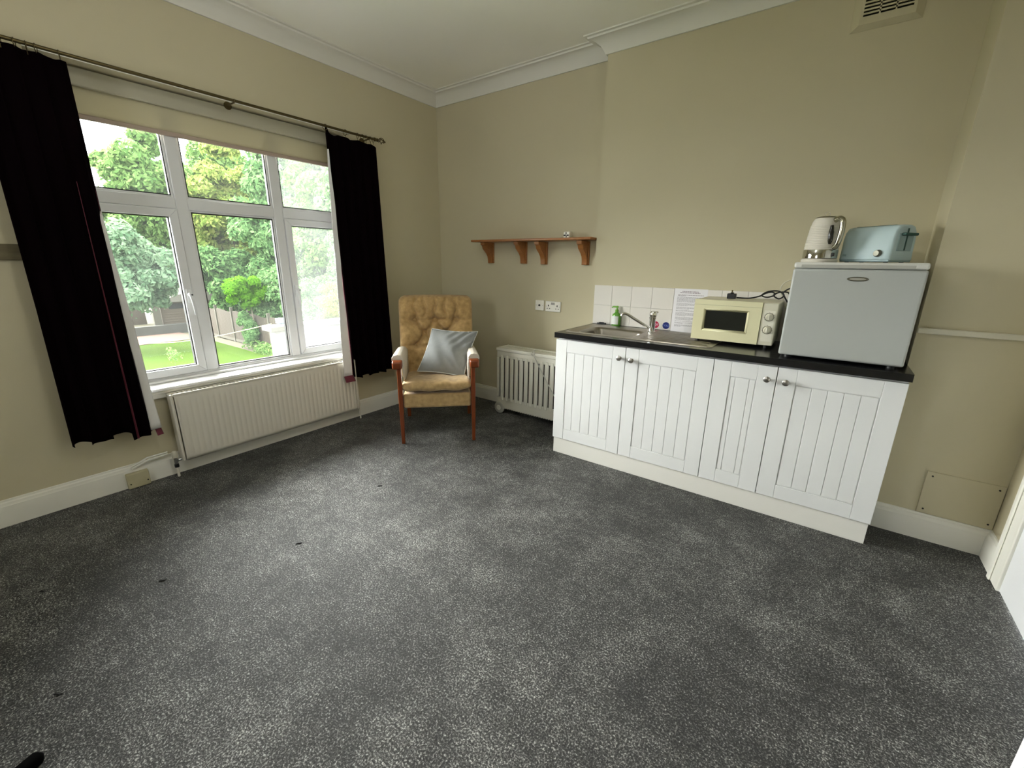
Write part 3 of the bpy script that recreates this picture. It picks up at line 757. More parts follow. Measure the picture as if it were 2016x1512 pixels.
# worktop (opening left for the sink bowl)
WX0, WX1, WYF, WYB, WZB, WZT = 1.729, 3.528, -.678, YB-.001, .834, .869
BX0, BX1, BY0, BY1 = 1.835, 2.205, -.560, -.265
wt = MB().box(WX0, BX0-.01, WYF, WYB, WZB, WZT).box(BX1+.01, WX1, WYF, WYB, WZB, WZT).box(BX0-.01, BX1+.01, WYF, BY0-.01, WZB, WZT).box(BX0-.01, BX1+.01, BY1+.01, WYB, WZB, WZT)
bmw = bmesh.new()
solo('worktop', wt, black, 'glossy black laminate worktop over the white base cabinets', 'worktop', angle=30)
bmw.free()
# sink
sk_ = thing('sink', 'stainless steel inset sink with bowl left and drainer right', 'sink', (2.22, -.36, WZT))
sx, sy = 2.22, -.36
def loop(x0, x1, y0, y1, r, z): return [(x-sx, y-sy, z) for x, y in rrect(x0, x1, y0, y1, r, 6)]
loops = [loop(1.757, 2.695, -.605, -.135, .03, .0), loop(1.759, 2.693, -.603, -.137, .03, .004), loop(1.772, 2.680, -.590, -.150, .025, .0035),
         loop(BX0-.012, BX1+.012, BY0-.012, BY1+.012, .06, .0015), loop(BX0, BX1, BY0, BY1, .055, -.002), loop(BX0+.008, BX1-.008, BY0+.008, BY1-.008, .055, -.02),
         loop(BX0+.015, BX1-.015, BY0+.015, BY1-.015, .055, -.13), loop(BX0+.04, BX1-.04, BY0+.04, BY1-.04, .05, -.15), loop(2.0, 2.04, -.43, -.39, .018, -.155)]
smesh = MB(); nl = len(loops[0])
for l in loops: smesh.v += l
for i in range(len(loops)-1):
    for k in range(nl): smesh.f.append((i*nl+k, i*nl+(k+1) % nl, (i+1)*nl+(k+1) % nl, (i+1)*nl+k))
smesh.f.append(tuple((len(loops)-1)*nl+k for k in range(nl)))
obj('sink_top', smesh, steel, sk_, angle=50)
obj('waste_plug', MB().lathe([(.001, .004), (.018, .003), (.026, .001), (.028, -.001)], (2.02-sx, -.41-sy, -.152), 20), chrome, sk_)
rb = []
for i in range(8):
    y = -.545+i*.052
    obj('drainer_ridge', MB().prism([(y-sy-.010, .003), (y-sy-.005, .0055), (y-sy+.005, .0055), (y-sy+.010, .003)], 2.27-sx, 2.655-sx, 'x'), steel, sk_, bevel=.001)
# tap
tp_ = thing('mixer_tap', 'chrome mixer tap with long swivel spout on the sink', 'tap', (2.241, -.262, WZT+.003))
obj('tap_body', MB().lathe([(.028, 0), (.028, .004), (.022, .008), (.0205, .02), (.020, .085), (.022, .092), (.024, .10), (.020, .105)], (0, 0, 0), 24), chrome, tp_)
obj('spout', MB().tube(smoothpath([(-.008, -.002, .020), (-.045, -.022, .046), (-.10, -.050, .082), (-.142, -.072, .110), (-.162, -.082, .119), (-.178, -.090, .117), (-.183, -.093, .102)], 6), .0095, 12), chrome, tp_)
obj('tap_lever', MB().lathe([(.022, 0), (.025, .006), (.025, .022), (.018, .034), (.004, .038)], (.002, 0, .106), 24).tube([(.004, 0, .128), (.018, .012, .134), (.026, .018, .134)], [.010, .009, .006], 10), chrome, tp_)
# backsplash tiles: parts of the back wall
edges = [1.7225, 1.8665, 2.0165, 2.1665, 2.3165, 2.4665, 2.6165, 2.7665, 2.9165, 3.0665]
tiles = MB()
struct('tile_grout', B(1.722, 3.06, YB-.004, YB, .8695, 1.158), grout, wallb, smooth=False)
for j, (z0, z1) in enumerate(((.8705, 1.0115), (1.0135, 1.158))):
    for i in range(len(edges)-1):
        obj('tile', B(edges[i]+.0009, edges[i+1]-.0009, YB-.0085, YB-.003, z0, z1), tilem, wallb, bevel=.0015)
# stickers
def sticker(label, x, z, m, txt, tm):
    t = thing('round_sticker', label, 'sticker', (x, YB-.0087, z-.024))
    obj('sticker_disc', MB().cyl((0, 0, .024), (0, -.0008, .024), .024, 32), m, t)
    cu_ = D.curves.new('word', 'FONT'); cu_.body = txt; cu_.size = .0185; cu_.align_x = 'CENTER'; cu_.align_y = 'CENTER'; cu_.extrude = .0002; cu_.offset = .0003
    o = D.objects.new('lettering', cu_); C.objects.link(o)
    dg = bpy.context.evaluated_depsgraph_get(); dg.update(); me = D.meshes.new_from_object(o.evaluated_get(dg)); D.objects.remove(o)
    ob = D.objects.new('lettering', me); C.objects.link(ob); me.materials.clear(); me.materials.append(tm)
    ob.parent = t; ob.rotation_euler = (PI/2, 0, 0); ob.location = (0, -.0012, .024)
sticker('round red HOT sticker on the tiles behind the tap', 2.212, .902, redm, 'HOT', whitem)
sticker('round blue COLD sticker on the tiles right of the tap', 2.285, .902, bluem, 'COLD', bluetxt)
# notice: printed lines as thin strips of words
pn = thing('paper_notice', 'white sheet of small print taped to the tiles beside the microwave', 'notice', (2.424, YB-.0088, .866))
obj('sheet', B(-.106, .106, -.0006, 0, 0, .293), paperm, pn, smooth=False)
rn = random.Random(3); ink = MB(); head = MB()
def words(m, x0, x1, z, h, last=None):
    x = x0; end = last if last is not None else x1
    while x < end:
        wd = rn.uniform(.004, .016); e = min(x+wd, end); m.add([(x, -.0009, z), (e, -.0009, z), (e, -.0009, z+h), (x, -.0009, z+h)], [(0, 1, 2, 3)]); x = e+.0022
words(head, -.055, .050, .272, .0045); words(head, -.068, .060, .264, .0045)
words(head, -.080, .085, .250, .003); words(head, -.080, .085, .245, .003, -.03)
z = .236
for nl_, last in ((7, .03), (4, -.01), (3, .0), (2, .05), (5, -.02), (4, .02), (1, .05), (2, -.03), (3, -.04)):
    for k in range(nl_): words(ink, -.084, .088, z, .0026, last if k == nl_-1 else None); z -= .0052
    z -= .0052
    if z < .02: break
obj('heading_print', head, inkm2, pn, smooth=False, fixn=False); obj('body_print', ink, inkm, pn, smooth=False, fixn=False)
# soap dispenser
sp = thing('soap_dispenser', 'green hand soap pump bottle with white label behind the sink', 'soap bottle', (1.925, -.118, WZT+.001))
obj('bottle', MB().lathe([(.030, 0), (.033, .004), (.033, .070), (.030, .084), (.016, .096), (.012, .100), (.012, .106)], (0, 0, 0), 24, 'z', 1, .66), greenl, sp)
obj('bottle_label', MB().lathe([(.0336, .012), (.0336, .072), (.0336, .0721)], (-.003, -.001, 0), 24, 'z', 1, .68, cap=False), labelm, sp)
obj('pump_head', MB().lathe([(.013, .104), (.013, .118), (.006, .120), (.005, .132), (.012, .134), (.012, .142), (.006, .146)], (0, 0, 0), 16).tube([(0, 0, .139), (-.025, -.010, .139), (-.036, -.014, .133)], [.006, .005, .004], 8), greenp, sp)
solo('black_clip', MB().box(1.775, 1.845, -.128, -.112, WZT+.001, WZT+.013).box(1.79, 1.83, -.124, -.116, WZT+.013, WZT+.018), blackp, 'small black plastic clip at the back left corner of the sink', 'clip', bevel=.003)

# ------------------------------------------------------------------ microwave
mwx, mwy, mwz = 2.75, -.42, .888
mw = thing('microwave', 'cream microwave oven standing half on the sink drainer', 'microwave', (mwx, mwy, WZT))
Z0 = mwz-WZT; Z1 = 1.120-WZT
obj('case', B(-.210, .213, .012, .30, Z0+.002, Z1), mwside, mw, bevel=.006)
dx0, dx1 = -.214, .139
md_ = MB(); wx0, wx1, wz0, wz1 = 2.602-mwx, 2.818-mwx, .953-WZT, 1.058-WZT
md_.box(dx0, wx0-.012, -.012, .012, Z0, Z1).box(wx1+.012, dx1, -.012, .012, Z0, Z1).box(wx0-.012, wx1+.012, -.012, .012, Z0, wz0-.012).box(wx0-.012, wx1+.012, -.012, .012, wz1+.012, Z1)
# bevelled window surround
o_ = [(wx0-.012, wz0-.012), (wx1+.012, wz0-.012), (wx1+.012, wz1+.012), (wx0-.012, wz1+.012)]; i_ = [(wx0, wz0), (wx1, wz0), (wx1, wz1), (wx0, wz1)]
dd = obj('door', md_, creamy, mw)
md2 = MB()
for k in range(4):
    j = (k+1) % 4
    md2.add([(o_[k][0], -.0121, o_[k][1]), (o_[j][0], -.0121, o_[j][1]), (i_[j][0], -.002, i_[j][1]), (i_[k][0], -.002, i_[k][1])], [(0, 1, 2, 3)])
obj('window_surround', md2, creamy, dd, solid=.001)
obj('door_window', B(wx0-.001, wx1+.001, -.002, .004, wz0-.001, wz1+.001), mwglass, dd, smooth=False)
obj('door_groove', B(dx0+.001, dx1-.001, -.0126, -.0119, Z1-.030, Z1-.0285), mat('groove_shade', (.30, .28, .16), .6), dd, smooth=False)
obj('control_panel', B(.1405, .213, -.008, .012, Z0, Z1-.002), mwpan, mw, bevel=.004)
obj('panel_inlay', B(.150, .205, -.0092, -.0078, Z0+.022, Z1-.040), mat('panel_inlay', (.66, .64, .54), .35), mw, bevel=.001)
for z in (1.044-WZT, .974-WZT):
    kb = obj('knob', MB().lathe([(.001, -.024), (.013, -.0235), (.016, -.020), (.018, -.010), (.021, -.009), (.021, -.007)], (.178, 0, z), 24, 'y'), mwpan, mw)
    obj('knob_ring', MB().lathe([(.018, -.0093), (.0235, -.0098), (.0235, -.0088), (.018, -.0088)], (.178, 0, z), 24, 'y', cap=False), mat('dial_ring', (.20, .19, .14), .5), mw)
    obj('knob_grip', B(.176, .180, -.0275, -.022, z-.013, z+.013), mat('grip_light', (.74, .72, .62), .35), kb, bevel=.001)
    tk = MB()
    for q in range(9):
        a = math.radians(-130+q*32); x_, z_ = .178+.0245*math.sin(a), z+.0245*math.cos(a); tk.box(x_-.0012, x_+.0012, -.0099, -.0092, z_-.0015, z_+.0015)
    obj('dial_marks', tk, mat('dial_ink', (.25, .23, .18), .7), mw, smooth=False)
for x in (-.18, .18):
    for y_ in (.03, .26): obj('foot', MB().cyl((x, y_, .0032 if x < 0 else 0.0005), (x, y_, Z0+.003), .011, 12), blackp, mw)
# black power cord with plug on top of the microwave
pc = thing('black_power_cord', 'black power cord with plug lying in loops on top of the microwave', 'cord', (2.76, -.20, 1.121))
def P3(x, y, z): return (x-2.76, y+.20, z-1.121)
obj('plug', MB().box(-.085, -.038, -.07, -.03, .000, .030).box(-.070, -.052, -.06, -.04, .030, .036), blackp, pc, bevel=.006)
obj('plug_pin', MB().box(-.066, -.058, -.052, -.049, .034, .050), brass, pc)
cpts = [P3(2.725, -.25, 1.128), P3(2.79, -.24, 1.127), P3(2.84, -.22, 1.140), P3(2.87, -.20, 1.158), P3(2.90, -.19, 1.165), P3(2.915, -.19, 1.150), P3(2.88, -.21, 1.136), P3(2.85, -.20, 1.146), P3(2.88, -.18, 1.168), P3(2.93, -.18, 1.172), P3(2.96, -.18, 1.150), P3(2.94, -.20, 1.130), P3(2.91, -.20, 1.148), P3(2.935, -.17, 1.165), P3(2.975, -.15, 1.165), P3(2.99, -.14, 1.13), P3(2.985, -.13, 1.06), P3(2.99, -.12, .93)]
obj('cable', MB().tube(smoothpath(cpts), .0042, 7), blackp, pc)
cpt2 = [P3(2.99, -.16, 1.10), P3(2.965, -.18, 1.14), P3(2.955, -.18, 1.165), P3(2.975, -.17, 1.185), P3(2.998, -.15, 1.195)]
obj('cable', MB().tube(smoothpath(cpt2), .0042, 7), blackp, pc)
wc = [(3.0, -.115, 1.01), (2.955, -.14, 1.13), (2.935, -.15, 1.18), (2.945, -.15, 1.215), (2.975, -.14, 1.235), (3.01, -.13, 1.238)]
solo('white_flex', MB().tube(smoothpath(wc), .0028, 6), mat('white_flex', (.62, .59, .48), .5), 'thin white flex looping up the wall beside the fridge', 'cord')

# ------------------------------------------------------------------ fridge
fx, fy = 3.2525, -.60
fg = thing('mini_fridge', 'white table-top mini fridge on the right end of the worktop', 'fridge', (fx, fy, WZT))
FW = .2415; FT = 1.333-WZT
obj('cabinet', B(-FW+.003, FW-.003, .030, .50, .016, FT-.026), fridgew, fg, bevel=.006)
fdoor = obj('door', MB().box(-FW, FW, -.020, .026, .014, FT-.030), fridgew, fg, bevel=.009, seg=3)
obj('door_gasket', B(-FW+.008, FW-.008, .026, .031, .02, FT-.034), mat('fridge_gasket', (.2, .2, .19), .6), fg)
tpm = MB().hexa([(-FW, -.022, FT-.028), (FW, -.022, FT-.028), (FW, .50, FT-.028), (-FW, .50, FT-.028), (-FW, -.022, FT), (FW, -.022, FT), (FW, .50, FT), (-FW, .50, FT)])
obj('worktop_lid', tpm, fridget, fg, bevel=.009, seg=3)
obj('lid_recess', B(-FW+.03, FW-.045, -.0228, -.0215, FT-.024, FT-.011), mat('lid_recess_shade', (.42, .42, .38), .4), fg, bevel=.0008)
bd = obj('badge', MB().lathe([(.001, 0), (.034, 0), (.038, -.0015), (.0395, -.0005)], (.0105, -.0205, 1.2605-WZT), 36, 'y', .26, 1), badgem, fdoor)
obj('badge_inset', MB().lathe([(.001, -.0022), (.030, -.0022), (.030, -.0012)], (.0105, -.0205, 1.2605-WZT), 36, 'y', .16, 1), badgel, fdoor)
for x in (-FW+.04, FW-.04):
    for y_ in (.02, .44): obj('foot', MB().cyl((x, y_, 0), (x, y_, .02), .016, 14), blackp, fg)

# kettle
FZ = 1.3335
kt = thing('kettle', 'cream textured electric kettle with chrome band on top of the fridge', 'kettle', (3.098, -.405, FZ), math.radians(-8))
obj('power_base', MB().lathe([(.074, 0), (.077, .004), (.077, .012), (.072, .017), (.03, .018)], (0, 0, 0), 40), kettlem, kt)
prf = [(.071, .060), (.0705, .062)]
zz = .062
while zz < .172:
    r = .0705-.011*((zz-.062)/.11)**1.5
    prf += [(r+.0018, zz+.002), (r+.0020, zz+.0045), (r-.0004, zz+.0065), (r-.0004, zz+.0078)]; zz += .0082
prf += [(.0585, .180), (.0555, .195), (.050, .205), (.046, .210)]
kb = obj('kettle_body', MB().lathe(prf, (0, 0, 0), 48), kettlem, kt, angle=60)
obj('chrome_band', MB().lathe([(.068, .018), (.0735, .020), (.0735, .056), (.0715, .060), (.06, .061)], (0, 0, 0), 48), mat('band_chrome', (.55, .54, .48), .1, 1), kt)
obj('lid', MB().lathe([(.046, .209), (.047, .211), (.040, .216), (.02, .219), (.001, .2195)], (0, 0, 0), 40), mat('lid_chrome', (.35, .33, .25), .3, 1), kt)
obj('lid_ring', MB().tube([(.011*math.cos(a), 0, .228+.010*math.sin(a)) for a in [2*PI*i/18 for i in range(18)]], .0018, 6, closed=True), MT['handle_chrome_'] if 'handle_chrome_' in MT else mat('ring_metal', (.30, .27, .2), .35, 1), kt)
sp0 = MB().hexa([(-.075, -.016, .165), (-.05, -.022, .150), (-.05, .022, .150), (-.075, .016, .165), (-.066, -.014, .204), (-.044, -.020, .206), (-.044, .020, .206), (-.066, .014, .204)])
so = obj('spout', sp0, kettlem, kt, bevel=.006)
so.matrix_parent_inverse = Matrix.Identity(4); so.rotation_euler = (0, 0, math.radians(-75))
ha = math.radians(-38)
hd = MB()
def hp(r, z): return (r*math.cos(ha), r*math.sin(ha), z)
hd.tube(smoothpath([hp(.052, .196), hp(.072, .203), hp(.090, .196), hp(.098, .178), hp(.099, .14), hp(.094, .10), hp(.086, .078), hp(.074, .070)], 5), [.0125]*36, 12)
obj('handle', hd, mat('handle_chrome', (.40, .38, .30), .18, 1), kt)
wwin = MB(); wa = math.radians(-62)
for k, (r, z) in enumerate(((.0735, .075), (.0735, .090), (.071, .150), (.068, .175), (.064, .185))): pass
wwin.tube([(r*math.cos(ha-.30), r*math.sin(ha-.30), z) for r, z in ((.0665, .085), (.0665, .10), (.0645, .14), (.061, .172))], [.007, .0115, .0115, .007], 12)
obj('water_gauge', wwin, mat('gauge_dark', (.02, .018, .012), .1), kt)
obj('switch', MB().box(.070*math.cos(ha)-.012, .070*math.cos(ha)+.012, .070*math.sin(ha)-.008, .070*math.sin(ha)+.004, .028, .046), blackp, kt, bevel=.004)

# toaster
ta = math.radians(-38)
to = thing('toaster', 'pale blue two-slice toaster beside the kettle on the fridge', 'toaster', (3.3150, -.376, FZ), ta)
TL, TW, THt = .118, .078, .166
def tsec(x, s=1.0, dz=0):
    return [(x, y*s, z+dz) for y, z in [(-TW, .014), (-TW+.003, .05), (-TW+.005, .110), (-TW+.012, .140), (-TW+.028, .160), (-TW+.05, THt), (TW-.05, THt), (TW-.028, .160), (TW-.012, .140), (TW-.005, .110), (TW-.003, .05), (TW, .014)]]
tb = MB(); secs = [tsec(-TL, .86, -.004), tsec(-TL+.006, .95), tsec(-TL+.02, 1), tsec(TL-.02, 1), tsec(TL-.006, .95), tsec(TL, .86, -.004)]
for s_ in secs: tb.v += s_
for i in range(5):
    for k in range(12): tb.f.append((i*12+k, i*12+(k+1) % 12, (i+1)*12+(k+1) % 12, (i+1)*12+k))
tb.f += [tuple(range(12)), tuple(60+k for k in range(12))]
obj('toaster_body', tb, toastm, to, bevel=.003, angle=50)
obj('base_tray', B(-TL+.004, TL-.004, -TW*.9, TW*.9, .004, .016), toastd, to, bevel=.003)
for x in (-.09, .09):
    for y_ in (-.05, .05): obj('foot', MB().cyl((x, y_, 0), (x, y_, .006), .009, 10), blackp, to)
for y_ in (-.022, .022): obj('bread_slot', B(-TL+.03, TL-.03, y_-.010, y_+.010, THt-.004, THt+.0012), toastg, to, smooth=False)
obj('end_panel', B(TL-.001, TL+.003, -.045, .045, .052, .128), toastd, to, bevel=.002)
obj('lever_slot', B(TL+.0025, TL+.0042, -.004, .004, .055, .150), toastg, to, smooth=False)
obj('lever', B(TL+.003, TL+.024, -.040, .040, .118, .130), toastg, to, bevel=.004)
obj('browning_knob', MB().lathe([(.001, -.016), (.012, -.0155), (.0145, -.012), (.016, 0)], (TL-.050, -TW+.001, .042), 20, 'y'), badgem, to)
obj('maker_mark', B(-TL+.022, -TL+.038, -TW+.0002-.001, -TW+.003, .030, .040), toastd, to, bevel=.0005)

# ------------------------------------------------------------------ air vent high on the breast
vt = thing('air_vent', 'painted louvred air vent high on the wall above the fridge', 'vent', (3.165, YB, 2.440))
fr = MB().hexa([(-.135, -.001, 0), (.135, -.001, 0), (.135, 0, .215), (-.135, 0, .215), (-.108, -.028, .022), (.108, -.028, .022), (.108, -.028, .195), (-.108, -.028, .195)])
vo = MB()
o_ = [(-.137, .0), (.137, .0), (.137, .215), (-.137, .215)]; i_ = [(-.106, .02), (.106, .02), (.106, .198), (-.106, .198)]
for k in range(4):
    j = (k+1) % 4
    vo.hexa([(o_[k][0], 0, o_[k][1]), (o_[j][0], 0, o_[j][1]), (i_[j][0], 0, i_[j][1]), (i_[k][0], 0, i_[k][1]), (o_[k][0], -.003, o_[k][1]), (o_[j][0], -.003, o_[j][1]), (i_[j][0], -.026, i_[j][1]), (i_[k][0], -.026, i_[k][1])])
obj('vent_surround', vo, wallm, vt)
gr = MB().box(-.106, -.094, -.026, 0, .02, .198).box(.094, .106, -.026, 0, .02, .198).box(-.094, .094, -.026, 0, .02, .052).box(-.094, .094, -.026, 0, .190, .198)
for x in (-.033, .028): gr.box(x, x+.006, -.026, -.004, .052, .190)
obj('vent_plate', gr, wallm, vt)
obj('vent_cavity', B(-.094, .094, -.003, -.001, .052, .190), dark, vt, smooth=False)
for k in range(9):
    z = .0605+.0152*k
    obj('louvre', MB().hexa([(-.094, -.026, z), (.094, -.026, z), (.094, -.008, z+.004), (-.094, -.008, z+.004), (-.094, -.026, z+.0075), (.094, -.026, z+.0075), (.094, -.008, z+.011), (-.094, -.008, z+.011)]), wallm, vt)

# black rounded rod end on the carpet at the near left
rod = MB()
rp = [Vector((1.668, -3.221, .020)), Vector((1.680, -3.248, .020)), Vector((1.72, -3.34, .020)), Vector((1.80, -3.52, .020))]
d_ = (rp[0]-rp[1]).normalized()
rod.tube([rp[0]+d_*.012, rp[0]+d_*.006, rp[0], rp[1], rp[2], rp[3]], [.004, .014, .019, .020, .020, .020], 16)
solo('black_rod', rod, mat('matt_black', (.003, .003, .003), .9, spec=.02), 'black rounded rod end lying on the carpet in the near left corner', 'rod')

# black flecks of fluff lying on the carpet
for i, (x, y, a) in enumerate([(1.44, -3.152, .6), (1.096, -2.79, .9), (1.312, -2.316, 1.0), (1.168, -1.736, .8), (.789, -3.101, .5)]):
    m_ = MB().hexa([(-.013, -.0035, 0), (.012, -.004, 0), (.016, .003, 0), (-.012, .004, 0), (-.009, -.002, .004), (.009, -.003, .005), (.011, .002, .004), (-.008, .002, .005)])
    if i == 0: fk = solo('fluff_fleck', m_, blackp, 'tiny black fleck of fluff lying on the carpet', 'fluff', 'black flecks of fluff on the carpet'); o = fk
    else: o = fk.copy(); C.objects.link(o)
    o['label'] = 'tiny black fleck of fluff on the carpet, ' + ['lowest of them, just above the black rod', 'third from the bottom, below the left curtain', 'second from the top, below the radiator end', 'topmost of them, nearest the armchair', 'at the far left edge, below the batten'][i]
    o.location = (x, y, .0005); o.rotation_euler = (0, 0, a)

# ------------------------------------------------------------------ the garden
G = -2.8
lawnm = mat('lawn_grass', (0.033, 0.069, 0.003), .9, spec=.1, noise=(1.3, (0.054, 0.096, 0.005), .3), bump=(30, 1, .1))
patiom = mat('patio_brick', (0.073, 0.037, 0.024), .9, noise=(4, (0.098, 0.060, 0.042), .3))
soilm = mat('bed_soil', (0.047, 0.038, 0.024), .95, noise=(3, (0.076, 0.071, 0.035), .3))
fencem = mat('weathered_fence', (0.036, 0.026, 0.015), .9, noise=(2, (0.047, 0.037, 0.024), .3), stretch=(3, 3, .4))
postm = mat('fence_post', (0.065, 0.059, 0.042), .9)
stonem = mat('retaining_stone', (0.049, 0.047, 0.039), .95, noise=(2, (0.065, 0.063, 0.053), .3))
shedm = mat('shed_boards', (0.061, 0.047, 0.032), .9, noise=(3, (0.078, 0.062, 0.044), .3), stretch=(1, .3, 6))
renderm = mat('white_render', (0.115, 0.113, 0.108), .8)
copem = mat('coping', (0.061, 0.058, 0.048), .8, noise=(4, (0.078, 0.075, 0.067), .3))
roofm = mat('grey_roof', (0.063, 0.067, 0.056), .85, noise=(6, (0.087, 0.089, 0.073), .3))
struct('lawn', MB().box(-23.6, -4.1, -14, 5.45, G-.2, G), lawnm, smooth=False)
struct('garden_ground', MB().box(-60, -.4, -40, 40, G-.6, G-.21).box(-23.6, -4.1, 5.45, 6.05, G-.2, G-.01).box(-60, -23.6, -30, 30, G-.2, G-.03), soilm, smooth=False)
struct('added_bounce_terrace', MB().box(-3.9, -.32, -9, 0, G-.2, G+.03), mat('pale_bounce_paving', (.62, .60, .55), .8), smooth=False)  # unseen pale ground added below the window to bounce light onto the ceiling
struct('patio', MB().box(-26.7, -23.6, -8, 5.3, G-.2, G+.02), patiom, smooth=False)
struct('retaining_wall', MB().box(-27.1, -26.7, -10, 9, G-.2, G+.48), stonem, smooth=False)
struct('back_terrace', MB().box(-45, -27.1, -20, 20, G-.2, G+.46), soilm, smooth=False)
# fence along the right side
fe = thing('side_fence', 'weathered panel fence with pale posts along the right side of the lawn', 'fence', (-16, 6.1, G))
x = -10.7
k = 0
while x > -12.4:
    pm = MB(); xx = x
    while xx > x-1.85: pm.box(xx-.14+.9, xx+.9, -.015, .015, .15, 1.55+.04*math.sin(xx*3)); xx -= .15
    obj('fence_panel', pm, fencem, fe, smooth=False)
    pb = MB().box(x-1.85+.9, x+.9, -.03, -.015, .03, .16); obj('gravel_board', pb, postm, fe, smooth=False)
    obj('fence_post', MB().box(x-1.95+.9, x-1.85+.9, -.06, .06, 0, 1.75), postm, fe, smooth=False)
    x -= 1.95
    k += 1
    if k > 8: break
fe_parts = [o for o in fe.children]
for j in range(1, 8):
    for o in fe_parts[:3]:
        c = o.copy(); C.objects.link(c); c.parent = fe; c.location = (1.95*j if j < 7 else -1.95, 0, 0)
fe.location = (-11.5, 6.1, G)
# shed
sd = thing('garden_shed', 'old slatted wooden shed with a dark window behind the conifer', 'shed', (-28.0, 6.1, G+.46))
cl_ = MB()
for i in range(9): z = i*.14; cl_.hexa([(.0, -1.35, z), (.0, 2.4, z), (-.06, 2.4, z), (-.06, -1.35, z), (-.02, -1.35, z+.14), (-.02, 2.4, z+.14), (-.06, 2.4, z+.14), (-.06, -1.35, z+.14)])
o = obj('cladding', cl_, shedm, sd, smooth=False, kind='stuff'); o.location.x = .9
obj('shed_body', B(-1.2, .84, -1.3, 2.35, 0, 1.26), shedm, sd, smooth=False)
obj('shed_roof', MB().prism([(-1.6, 1.26), (2.6, 1.26), (.5, 1.95)], -1.3, 1.1, 'x'), mat('roof_felt', (.12, .11, .09), .9), sd, smooth=False)
obj('shed_window', B(.88, .905, -.95, .15, .86, 1.16), dark, sd, smooth=False)
obj('corner_post', B(.86, 1.0, -1.75, -1.40, 0, 1.25), postm, sd, smooth=False)
fb = solo('back_fence', MB().box(-28.3, -28.2, -6, 4.3, G+.46, G+1.7), fencem, 'grey timber fence left of the shed at the end of the garden', 'fence', smooth=False)
# extension parapet with coping
pw = thing('parapet_wall', 'white rendered parapet wall with stone coping outside the right casement', 'wall', (-3.85, 1.5, -2.8))
obj('rendered_wall', MB().box(-.12, .06, -1.44, 3.2, 0, 3.02), renderm, pw, smooth=False)
x = -1.52
k = 0
while x < 3.2:
    obj('coping_stone', B(-.20, .12, x, x+.62, 3.02, 3.10), copem, pw, bevel=.01); x += .626
obj('flat_roof', MB().add([(x, y, z-dz) for dz in (.08, 0) for x, y, z in ((.06, -1.15, 2.61), (3.3, -1.15, 2.61), (3.3, 3.2, 3.54), (.06, 3.2, 3.54))], [(3, 2, 1, 0), (4, 5, 6, 7), (0, 1, 5, 4), (1, 2, 6, 5), (2, 3, 7, 6), (3, 0, 4, 7)]), roofm, pw, smooth=False)
solo('blue_crate', MB().box(-4.12, -4.0, .24, .36, .302, .385), mat('blue_grey_plastic', (.20, .30, .42), .6), 'blue grey ridged box standing on the parapet coping', 'box', bevel=.01)
# washing line
solo('washing_line', MB().tube([(-3.85+.3*(i-10)*-.0+(-5.0)*i/12, .05-1.55*i/12, .34-.22*math.sin(PI*i/12)-.55*i/12) for i in range(13)], .0045, 6), mat('yellow_line', (.30, .29, .10), .6), 'yellow washing line stretched across above the lawn', 'washing line')

# foliage
def leaves(pts, nrm, size, seed, flat=.5, droop=0):
    rg = np.random.default_rng(seed); n = len(pts)
    a = rg.normal(size=(n, 3)); a -= (a*nrm).sum(1)[:, None]*nrm*flat; a /= np.linalg.norm(a, axis=1)[:, None]+1e-9
    b = np.cross(nrm+rg.normal(size=(n, 3))*.5, a); b /= np.linalg.norm(b, axis=1)[:, None]+1e-9
    s = size*rg.uniform(.6, 1.4, (n, 1)); l = s*rg.uniform(.8, 1.5, (n, 1))
    v = np.stack([pts-a*l, pts-b*s*.55+a*l*.1, pts+a*l, pts+b*s*.55+a*l*.1], 1).reshape(-1, 3)
    return v
def leafmesh(name, v, m, parent=None):
    n = len(v)//4; me = D.meshes.new(name)
    me.vertices.add(4*n); me.vertices.foreach_set('co', v.astype(np.float32).ravel())
    me.loops.add(4*n); me.loops.foreach_set('vertex_index', np.arange(4*n, dtype=np.int32))
    me.polygons.add(n); me.polygons.foreach_set('loop_start', np.arange(0, 4*n, 4, dtype=np.int32)); me.polygons.foreach_set('loop_total', np.full(n, 4, np.int32))
    me.update(calc_edges=True); me.validate(); me.materials.append(m)
    o = D.objects.new(name, me); C.objects.link(o); o['kind'] = 'stuff'
    if parent: o.parent = parent
    return o
def crown(seed, c, rad, n, size, lumps=26, lr=.38):
    rg = np.random.default_rng(seed); c = np.array(c, float); rad = np.array(rad, float)
    d = rg.normal(size=(lumps, 3)); d /= np.linalg.norm(d, axis=1)[:, None]; d *= rg.uniform(.25, .85, (lumps, 1))
    lc = c+d*rad; k = rg.integers(0, lumps, n); q = rg.normal(size=(n, 3)); q[:, 2] = np.abs(q[:, 2])*.9-.35; q /= np.linalg.norm(q, axis=1)[:, None]
    rr = rg.uniform(.7, 1.02, (n, 1)); p = lc[k]+q*rr*rad.mean()*lr*rg.uniform(.7, 1.1, lumps)[k][:, None]
    return leaves(p, q, size, seed+1)
def tree(name, label, cat, base, c, rad, n, size, m, seed, group=None, trunk=.18, lumps=26, lr=.38):
    t = thing(name, label, cat, base, group=group); b = np.array(base)
    leafmesh('foliage', crown(seed, np.array(c)-b, rad, int(n*(2.3 if n > 4200 else 1)), size*1.15, lumps, lr), m, t)
    h = c[2]-base[2]
    obj('trunk', MB().tube([(0, 0, 0), ((c[0]-base[0])*.3+.1, (c[1]-base[1])*.3, h*.4), (c[0]-base[0], c[1]-base[1], h*.95)], [trunk, trunk*.8, trunk*.3], 8), mat('bark', (.09, .075, .05), .9), t)
    return t
blueg = leaf_mat('conifer_foliage', (0.074, 0.135, 0.072), (0.179, 0.250, 0.152), .3)
